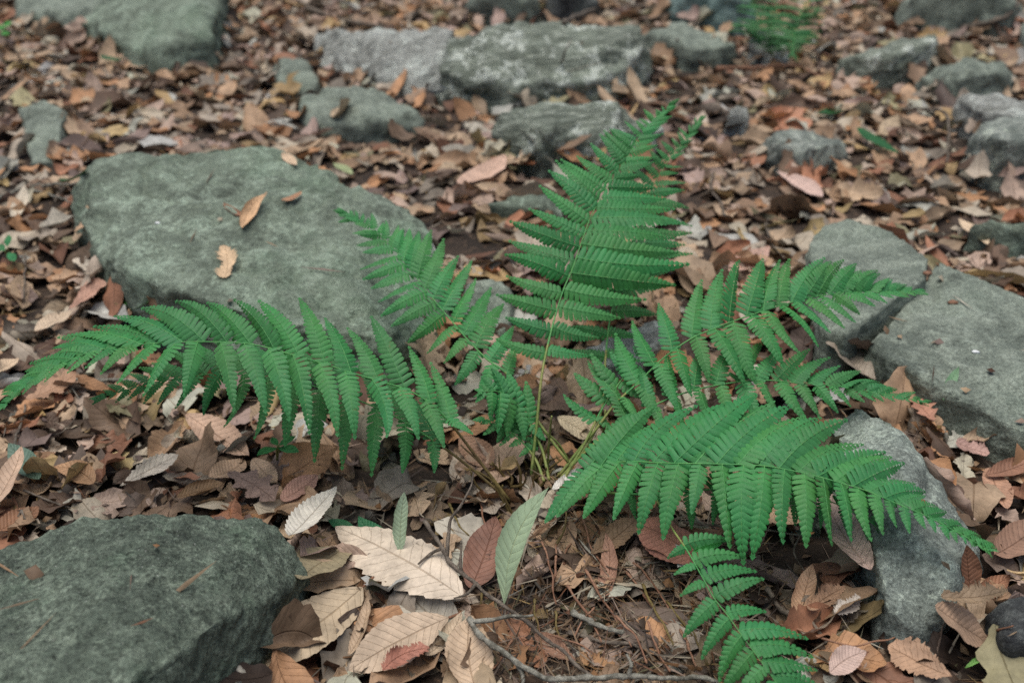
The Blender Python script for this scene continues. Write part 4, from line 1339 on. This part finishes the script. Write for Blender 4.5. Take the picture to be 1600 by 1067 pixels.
# lower right frond
frond(fern, [(874, 748, .98), (930, 692, .97), (990, 650, .965), (1060, 617, .96), (1130, 600, .96), (1195, 594, .965), (1242, 598, .965), (1296, 602, .97), (1360, 612, .975), (1444, 627, .975)],
      .22, 15,
      [(960, 670, 930, 610), (1040, 625, 1030, 550), (1120, 602, 1150, 530), (1200, 594, 1250, 540), (1245, 598, 1297, 558), (1275, 600, 1324, 566), (1310, 604, 1362, 592), (1370, 613, 1400, 608)],
      [(960, 670, 985, 700), (1060, 617, 1075, 680), (1130, 600, 1160, 670), (1200, 594, 1240, 668), (1250, 598, 1290, 655), (1290, 602, 1328, 634), (1350, 610, 1375, 624)],
      nh=(.1, -.5, 1), dA=.04, dB=-.03, seed=7, col=FERN_COL * .95)
# front right frond, arching towards the camera
frond(fern, [(876, 762, .955), (915, 738, .92), (954, 724, .89), (992, 721, .87), (1030, 723, .855), (1080, 724, .84), (1134, 725, .83), (1188, 727, .825), (1222, 732, .82), (1265, 741, .815), (1299, 750, .81), (1326, 758, .805), (1353, 766, .80), (1400, 786, .795), (1460, 812, .785), (1544, 858, .77)],
      .11, 20,
      [(960, 722, 1040, 628), (1000, 722, 1100, 633), (1040, 723, 1165, 622), (1075, 724, 1203, 616), (1110, 725, 1230, 640), (1150, 726, 1255, 652), (1190, 728, 1290, 655), (1225, 732, 1330, 662), (1263, 741, 1367, 703), (1297, 750, 1384, 710), (1326, 758, 1402, 723), (1353, 766, 1432, 753), (1400, 786, 1450, 778)],
      [(954, 724, 888, 806), (990, 721, 950, 812), (1020, 722, 998, 832), (1045, 723, 1014, 838), (1080, 724, 1062, 845), (1130, 725, 1138, 866), (1162, 726, 1164, 876), (1202, 729, 1176, 860), (1235, 735, 1240, 848), (1270, 742, 1284, 853), (1303, 751, 1319, 849), (1330, 759, 1350, 840), (1360, 769, 1378, 840), (1385, 779, 1394, 826), (1430, 800, 1440, 828)],
      nh=(.1, -.5, 1), dA=.05, dB=-.03, seed=8, hw=.168, col=FERN_COL * 1.06, arch=(.12, .14), lobes=15)
# frond underneath it
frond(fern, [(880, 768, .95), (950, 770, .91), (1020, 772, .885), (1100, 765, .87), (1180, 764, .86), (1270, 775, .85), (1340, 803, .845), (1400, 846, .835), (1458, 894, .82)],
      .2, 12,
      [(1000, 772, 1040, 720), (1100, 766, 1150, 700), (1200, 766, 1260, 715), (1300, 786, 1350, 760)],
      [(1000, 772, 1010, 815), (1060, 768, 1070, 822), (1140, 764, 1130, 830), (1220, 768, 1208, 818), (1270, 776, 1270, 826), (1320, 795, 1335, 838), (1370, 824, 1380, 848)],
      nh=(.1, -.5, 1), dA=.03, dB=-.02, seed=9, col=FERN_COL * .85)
# short basal frond bits between the stems
frond(fern, [(850, 752, .975), (838, 720, .985), (820, 695, .99), (800, 676, .99), (775, 660, .985), (755, 655, .98)],
      .35, 6, [(815, 690, 830, 655), (790, 668, 800, 640)], [(815, 690, 800, 704), (790, 668, 770, 692)], seed=10, dA=.02, dB=-.015, hw=.2, lobes=9)
frond(fern, [(858, 750, .975), (846, 700, .985), (820, 650, .99), (800, 625, .985), (780, 612, .975), (752, 612, .965)],
      .45, 5, [(825, 655, 815, 590), (800, 625, 770, 570)], [(825, 655, 845, 690), (800, 625, 800, 690), (775, 612, 765, 665)], seed=12, dA=.02, dB=-.015, hw=.19, lobes=12)
frond(fern, [(880, 750, .975), (915, 690, .98), (940, 640, .985), (962, 606, .99), (985, 575, 1.0), (1010, 545, 1.01)],
      .4, 5, [(930, 660, 880, 620), (962, 606, 915, 560)], [(930, 660, 960, 690), (962, 606, 1010, 640)], seed=13, dA=.02, dB=-.015, hw=.19, lobes=12)

# scaly brown crown at the foot of the fern
rc = np.random.default_rng(8)
for k in range(26):
    a0 = base_c + np.array([rc.normal() * .028, rc.normal() * .016, -.004])
    d_ = np.array([rc.normal() * .5, rc.normal() * .4, 1.0]); d_ = unit(d_) * rc.uniform(.012, .04)
    pts = catmull(np.array([a0, a0 + d_ * .5 + rc.normal(size=3) * .002, a0 + d_ + rc.normal(size=3) * .004]), 8) - np.array(fern.location)
    V, F = tube(pts, np.linspace(rc.uniform(.0012, .0024), .0007, 8), 6, .3, k)
    link('old_stalk', mesh_from('old_stalk', V, F, [M_STIPEB]), fern)

# small fern in front
fb = surf(1020, 772)
fern2 = empty('fern', fb)
tag(fern2, 'small single-frond fern at the bottom edge right of centre', 'fern')
frond(fern2, [(1014, 762, .90), (1028, 785, .865), (1048, 822, .83), (1075, 862, .80), (1100, 906, .775), (1117, 936, .765), (1134, 957, .757), (1154, 985, .75), (1171, 1008, .743), (1195, 1041, .735), (1214, 1068, .73), (1240, 1110, .72), (1258, 1150, .715)],
      .36, 11,
      [(1103, 908, 1180, 898), (1117, 936, 1204, 911), (1134, 957, 1208, 957), (1154, 985, 1257, 991), (1181, 1018, 1277, 1035), (1200, 1048, 1290, 1070), (1225, 1085, 1290, 1110)],
      [(1103, 908, 1066, 927), (1117, 936, 1061, 985), (1134, 957, 1089, 1012), (1154, 985, 1111, 1056), (1181, 1018, 1130, 1080), (1210, 1060, 1170, 1110)],
      nh=(0, -.5, 1), dA=.01, dB=-.01, seed=11, hw=.165, lobes=14, col=FERN_COL * 1.0, rad=.0011, bulge=.18)
LAND.append((1160, 980, 'the small front fern'))

# distant fern at the top
fb = P(1215, 100, 0.0)
fern3 = empty('fern', fb)
tag(fern3, 'distant blurred fern at the top edge above a white stone', 'fern')
LAND.append((1215, 60, 'the distant fern'))
d0 = project(fb)[0, 2]
for k, (tx, ty, mx, my, dd) in enumerate([(1165, -30, 1185, 25, .0), (1215, -50, 1212, 20, .1), (1290, -40, 1255, 15, .05), (1160, 40, 1180, 50, -.1), (1275, 20, 1250, 42, -.08), (1238, 85, 1240, 50, -.18)]):
    frond(fern3, [(1215, 100, d0), ((1215 + mx) / 2 + 2, (100 + my) / 2, d0 - .01 + dd * .3), (mx, my, d0 + dd * .6), (tx, ty, d0 + dd)],
          .25, 8, [((1215 + mx) / 2, (100 + my) / 2, (1215 + mx) / 2 - 34, (100 + my) / 2 - 12), (mx, my, mx - 40, my - 6)],
          [((1215 + mx) / 2, (100 + my) / 2, (1215 + mx) / 2 + 34, (100 + my) / 2 - 6), (mx, my, mx + 38, my + 2)],
          seed=20 + k, dA=.02, dB=-.02, hw=.14, col=FERN_COL * .7, lobes=7, rad=.002, minlen=.03)

# ------------------------------------------------------------------ twigs and straws
def twig(label, pts, r0, r1, mat=None, sides=(), name='twig', cat='twig', lift=.006, group=None, absz=False, kind=None):
    rng = np.random.default_rng(int(pts[0][0] * 3 + pts[0][1] * 5))

    def path(pp):
        o = []
        for q in pp:
            if len(q) == 3: o.append(P(*q))
            else: o.append(surf(*q, lift))
        o = catmull(np.array(o), max(10, len(pp) * 6))
        d = project(o[len(o) // 2])[0, 2]
        o += (np.stack([fbm(o * 30 + s, 2) for s in (1, 9, 20)], 1)) * .0032
        return o
    c = path(pts)
    root = c[0]
    V, F = tube(c - root, .85 * np.linspace(r0, r1, len(c)) * (1 + .16 * np.sin(np.arange(len(c)) * 2.1)), 7, .6, 3)
    o = link(name, mesh_from(name, V, F, [mat or M_TWIG]), None, root)
    tag(o, label, cat, group)
    for s in sides:
        c2 = path(s)
        V2, F2 = tube(c2 - root, np.linspace(r1 * 1.1, r1 * .45, len(c2)), 6, .3, 5)
        link('side_twig', mesh_from('side_twig', V2, F2, [mat or M_TWIG]), o)
    return o


twig('thin dark forked twig running from behind the pale leaf to the bottom edge', [(664, 812, .045), (700, 868, .035), (740, 912, .03), (800, 955, .024), (850, 995, .02), (890, 1035, .016), (930, 1065, .012)],
     .0022, .0016, M_TWIG, [[(700, 868, .035), (706, 820, .05), (730, 770, .07), (742, 736, .08)], [(690, 858, .036), (672, 866, .03), (650, 880, .03)], [(742, 912, .03), (728, 926, .03), (708, 932, .028)], [(724, 898, .03), (722, 870, .04), (720, 845, .05)]])
twig('grey lichen-flecked twig bending along the bottom edge', [(734, 966, .028), (760, 1000, .026), (800, 1028, .024), (850, 1062, .02), (905, 1060, .02), (980, 1053, .02), (1060, 1058, .018), (1120, 1066, .016)],
     .003, .002, M_TWIGP, [[(734, 972, .028), (770, 968, .03), (800, 962, .032), (834, 960, .03)], [(812, 1036, .022), (818, 1060, .016), (816, 1078, .012)], [(980, 1053, .02), (984, 1036, .03), (976, 1020, .034)]])
twig('pale lichen-covered stick piece right of the bottom twigs', [(895, 965), (930, 985), (975, 1000)], .0032, .0022, M_TWIGP)
twig('thin pale twig crossing the ground in front of the small fern', [(890, 1000), (950, 1012), (1010, 1030), (1070, 1050)], .0022, .0014, M_TWIG)
twig('dark arched twig under the front right frond', [(1070, 815, .03), (1130, 822, .045), (1190, 826, .05), (1250, 836, .045), (1310, 846, .035)], .0014, .0008, M_TWIG, [[(1250, 836, .045), (1240, 870, .03), (1262, 900, .02), (1290, 925, .02)]])
twig('thin brown stem lying below the small fern leaves', [(1220, 985), (1280, 1012), (1340, 1022), (1395, 1012)], .0011, .0007, M_STRAW)
twig('short thick grey stick left of the small fern frond tips', [(1198, 935), (1222, 960), (1240, 980)], .003, .0022, M_TWIG)
twig('grey twig at the left border beside the broad flat boulder', [(0, 322), (30, 304), (70, 300), (120, 296)], .0035, .002, M_TWIGP, [[(50, 302), (80, 312), (110, 322)]])
twig('dark thin twig lying at the left below the frond tip', [(20, 712), (34, 670), (40, 640)], .002, .0012, M_TWIG)
twig('thin brown twig in the litter behind the lower left boulder', [(40, 775), (75, 795), (110, 806)], .0014, .001, M_TWIG)
twig('long thin twig slanting under the left frond', [(30, 700), (75, 690), (115, 668), (125, 640)], .0012, .0007, M_TWIG)
twig('pale grey stick lying under the left frond', [(100, 603), (160, 598), (220, 606)], .0035, .003, M_TWIGP)
twig('forked pale twig leaning on the long lichen boulder', [(845, 148, .0), (870, 110, .06), (884, 80, .12), (890, 62, .14)], .004, .002, M_TWIGP, [[(868, 118, .05), (900, 108, .08), (940, 98, .10)]])
twig('long dark stick lying behind the long lichen boulder', [(880, 40), (930, 22), (985, 14), (1035, 18)], .007, .004, M_TWIG)
twig('dark fallen branch along the top edge left of the brownish rock', [(670, -6), (720, 16), (760, 34)], .006, .004, M_TWIG, [[(720, 16), (690, 24), (650, 22)]])
twig('dark thin branch behind the pale striped boulder', [(478, 18), (540, 36), (600, 46)], .006, .004, M_TWIG)
twig('thin branch crossing behind the flat slab at the top', [(960, 8), (1010, 40), (1060, 70)], .005, .003, M_TWIG, [[(1005, 38), (1050, 28), (1100, 30)]])
twig('grey bent root branch in the leaves left of the round speckled rock', [(1410, 172, .04), (1450, 170, .06), (1478, 180, .06), (1482, 215, .04), (1478, 255, .01)], .0036, .0026, M_TWIG, [[(1478, 215, .04), (1500, 235, .02), (1520, 250, .015)]])
twig('pale twig in the leaves right of the tallest frond', [(1115, 275), (1108, 300), (1124, 325), (1132, 345)], .003, .002, M_TWIG)
twig('brown stick lying in front of the distant fern', [(1120, 112), (1180, 112), (1240, 108), (1290, 130)], .006, .004, M_STRAW)
twig('dark root arching below the corner boulder at upper right', [(1500, 52), (1540, 44), (1575, 30), (1590, 10)], .009, .006, M_TWIG)
twig('small dark twig at the left border below the seedling', [(40, 410), (42, 450), (38, 480)], .002, .0014, M_TWIG)
twig('thin twig lying on the corner stone at the lower right', [(1536, 1012), (1556, 1000), (1580, 988)], .0012, .0008, M_STRAW)

# brown dead fern stalks fanning out below the fern
rs = np.random.default_rng(4)
ORD = 'first second third fourth fifth sixth seventh eighth ninth tenth eleventh twelfth thirteenth fourteenth fifteenth sixteenth seventeenth eighteenth nineteenth twentieth twenty-first twenty-second twenty-third twenty-fourth twenty-fifth'.split()
STALKS = [((838, 955), (842, 1005)), ((846, 860), (872, 960)), ((862, 935), (868, 870)), ((868, 870), (880, 800)), ((905, 820), (945, 905)), ((880, 900), (905, 850)), ((870, 975), (878, 1010)),
          ((975, 905), (1040, 990)), ((985, 890), (1060, 1000)), ((1000, 930), (1050, 1020)), ((960, 985), (1010, 1055)), ((770, 850), (750, 800)), ((755, 930), (742, 985)),
          ((900, 760), (940, 812)), ((930, 960), (900, 1005)), ((1040, 960), (1100, 1045)), ((1010, 990), (1040, 1067)), ((860, 1010), (930, 1035)), ((745, 880), (782, 820)), ((800, 1005), (770, 1062)),
          ((1060, 1000), (1085, 1060)), ((1105, 1060), (1075, 985)), ((890, 930), (940, 1010)), ((915, 905), (985, 1030)), ((700, 800), (735, 850))]
for k, (a, b) in enumerate(STALKS):
    m = ((a[0] + b[0]) / 2 + rs.normal() * 4, (a[1] + b[1]) / 2 + rs.normal() * 4)
    xs = sorted(range(len(STALKS)), key=lambda q: STALKS[q][0][0] + STALKS[q][1][0])
    twig(f'thin dead stalk in front of the fern, {ORD[xs.index(k)]} from the left', [a, m, b], rs.uniform(.0009, .0016), rs.uniform(.0006, .001), M_STRAW if k % 3 else M_STIPEB, name='dead_stalk', cat='stalk',
         lift=.006 + .006 * rs.random(), group='dead stalks in front of the fern')
# green and brown stipes at the heart of the fern
for k, (a, b, m) in enumerate([((800, 795, .0), (720, 695, .06), M_STIPEB), ((806, 800, .0), (745, 735, .05), M_STIPEB), ((855, 735, .0), (862, 650, .08), M_STIPE), ((905, 745, .0), (850, 672, .05), M_STIPE), ((842, 745, .0), (815, 670, .05), M_STIPE), ((938, 735, 0), (946, 640, .07), M_STIPE)]):
    p0, p1 = P(*a), P(*b)
    pts = catmull(np.array([p0 - [0, 0, .01], (p0 + p1) / 2 + [0, .004, .004], p1]), 14) - np.array(fern.location)
    V, F = tube(pts, np.linspace(.0014, .0008, 14), 6)
    link('broken_stipe', mesh_from('broken_stipe', V, F, [m]), fern)

# small white speck on the slab and flecks of bark
def fleck(label, px, py, r, mat, seed):
    rng = np.random.default_rng(seed)
    bm = bmesh.new()
    bmesh.ops.create_icosphere(bm, subdivisions=2, radius=1.0)
    for v in bm.verts:
        k = 1 + .35 * rng.normal() * .4
        v.co = Vector((v.co.x * r * k, v.co.y * r * .7 * k, v.co.z * r * .45))
    me = bpy.data.meshes.new('pebble'); bm.to_mesh(me); bm.free()
    me.materials.append(mat)
    for p in me.polygons: p.use_smooth = True
    o = link('pebble', me, None, surf(px, py, r * .2))
    tag(o, label, 'pebble')


M_WHITE = stem_material('white_fleck', (.75, .78, .78), (.85, .88, .88), 300, .7, .3)
fleck('tiny white pebble on the large flat right slab', 1524, 551, .0042, M_WHITE, 1)
fleck('tiny white speck on the crest of the broad flat boulder', 247, 353, .0035, M_WHITE, 2)
fleck('small brown crumb on the large flat right slab', 1488, 478, .006, M_STRAW, 3)
fleck('tiny tan pebble in the gap between the two right slabs', 1448, 430, .006, M_STRAW, 4)

# ------------------------------------------------------------------ litter crumbs: chips, needles and scraps nobody could count
def crumbs(n):
    V, F3, tint, luv = [], [], [], []
    off = 0
    rng = np.random.default_rng(77)
    Vs = []
    for _ in range(n):
        y = math.sqrt(rng.uniform(.42 ** 2, 2.6 ** 2))
        if rng.random() < .5: y = rng.uniform(.45, 1.2)
        x = rng.uniform(-1, 1) * (.34 + .62 * y)
        patch = rng.random() < .2
        if patch:
            w_ = P(rng.uniform(760, 1200), rng.uniform(800, 1100), 0); x, y = w_[0], w_[1]
        j, i = hidx(x, y)
        if ROCKH[j, i] > .01 and rng.random() > .05: continue
        z = HM[j, i] - rng.uniform(0, .006) if ROCKH[j, i] < .01 else HM[j, i] + .001
        a = rng.uniform(0, 6.28)
        if rng.random() < (.85 if patch else .5):
            L, W = rng.uniform(.015, .08 if patch else .06), rng.uniform(.0005, .0013)
        else:
            L, W = rng.uniform(.004, .016), rng.uniform(.002, .007)
        d = np.array([math.cos(a), math.sin(a), rng.normal() * .25]); s = np.array([-math.sin(a), math.cos(a), rng.normal() * .3])
        c = np.array([x, y, z + .002])
        up = np.array([0, 0, W * .5])
        q = np.array([c - d * L * .5, c + s * W + up * rng.normal(), c + d * L * .5, c - s * W + up * rng.normal(), c + up * 1.5])
        Vs.append(q)
        F3 += [(off, off + 3, off + 4), (off + 3, off + 2, off + 4), (off + 2, off + 1, off + 4), (off + 1, off, off + 4)]
        col = lin(PAL[PN[rng.choice(len(PN), p=PW)]][0]) * rng.uniform(.2, .75) * np.array([.95, 1, 1.02]) * (.75 if patch else 1)
        tint += [np.append(col, 1)] * 5
        luv += [(.3, .5, 3 + rng.uniform(.1, .9))] * 5
        off += 5
    me = mesh_from('litter_crumbs', np.vstack(Vs), np.array(F3), [M_LEAF], {'tint': np.array(tint), 'luv': np.array(luv)})
    o = link('litter_crumbs', me)
    tag(o, 'crumbled bits of leaf, bark and needles strewn over the forest floor', 'leaf litter', None, 'stuff')


crumbs(11000)

# ------------------------------------------------------------------ which fallen leaves show largest: those become objects of their own
allV, allT, own = [], [], []
off = 0
for k, lf in enumerate(LEAVES):
    F = lf['F']
    allV.append(lf['V']); allT.append(F[:, [0, 1, 2]] + off); allT.append(F[:, [0, 2, 3]] + off)
    own.append(np.full(2 * len(F), k)); off += len(lf['V'])
for v_, f_ in HERO + FERN_TRIS:
    allV.append(v_); allT.append(f_[:, [0, 1, 2]] + off); allT.append(f_[:, [0, 2, 3]] + off)
    own.append(np.full(2 * len(f_), -1)); off += len(v_)
allV.append(ROCK_V); allT.append(ROCK_T + off); own.append(np.full(len(ROCK_T), -1))
own = np.concatenate(own)
bvh = BVHTree.FromPolygons(np.vstack(allV).tolist(), np.vstack(allT).tolist())
cnt = np.zeros(len(LEAVES), int)
org = Vector((0, 0, CAM_H))
for py in np.arange(2, 1067, 5.0):
    for px in np.arange(2, 1600, 5.0):
        r = ray(px, py)
        h = bvh.ray_cast(org, Vector(r))
        if h[2] is not None and own[h[2]] >= 0:
            cnt[own[h[2]]] += 1
N_SINGLE = max(0, 300 - len([o for o in bpy.data.objects if o.name.startswith('dead_leaf')]))
order = np.argsort(-cnt)[:N_SINGLE]
single = set(int(k) for k in order if cnt[k] >= 3)

KW = {'beech': 'beech leaf', 'chestnut_oak': 'wavy-edged leaf', 'oak': 'lobed oak leaf', 'torn': 'torn leaf piece', 'narrow': 'narrow leaf'}
SW = {'flat': 'flat', 'curled': 'curled', 'rolled': 'rolled', 'folded': 'folded'}
used = {}
pend = []
for k in order:
    if int(k) not in single: continue
    lf = LEAVES[int(k)]
    q = project(lf['V'].mean(0))[0]
    best = min(LAND, key=lambda L: (L[0] - q[0]) ** 2 + ((L[1] - q[1]) * 1.3) ** 2)
    dx, dy = q[0] - best[0], q[1] - best[1]
    if abs(dx) > abs(dy) * 1.2:
        rel = 'left of' if dx < 0 else 'right of'
    else:
        rel = 'above' if dy < 0 else 'below'
    lab = f"{SW[lf['state']]} {lf['colour']} {KW[lf['kind']]} lying {rel} {best[2]}"
    pend.append((int(k), lab))
    used.setdefault(lab, []).append(int(k))
SIZE = ['largest', 'second largest', 'third largest', 'fourth largest', 'fifth largest', 'sixth largest', 'seventh largest']
for k, lab in pend:
    lf = LEAVES[k]
    same = used[lab]
    if len(same) > 1:
        srt = sorted(same, key=lambda i: -cnt[i])
        lab = SIZE[min(srt.index(k), 6)] + ' ' + lab
    c = lf['V'].mean(0)
    tint = np.tile(np.append(lf['tint'], 1), (len(lf['V']), 1))
    o = link('dead_leaf', mesh_from('dead_leaf', lf['V'] - c, lf['F'], [M_LEAF], {'tint': tint, 'luv': lf['luv']}), None, c)
    tag(o, lab, 'leaf', 'fallen leaves of the forest floor')

rest = [lf for k, lf in enumerate(LEAVES) if k not in single]
off = 0; V_, F_, T_, U_ = [], [], [], []
for lf in rest:
    V_.append(lf['V']); F_.append(lf['F'] + off); off += len(lf['V'])
    T_.append(np.tile(np.append(lf['tint'], 1), (len(lf['V']), 1))); U_.append(lf['luv'])
o = link('leaf_litter', mesh_from('leaf_litter', np.vstack(V_), np.vstack(F_), [M_LEAF], {'tint': np.vstack(T_), 'luv': np.vstack(U_)}))
tag(o, 'thick brown carpet of fallen leaves covering the forest floor', 'leaf litter', None, 'stuff')
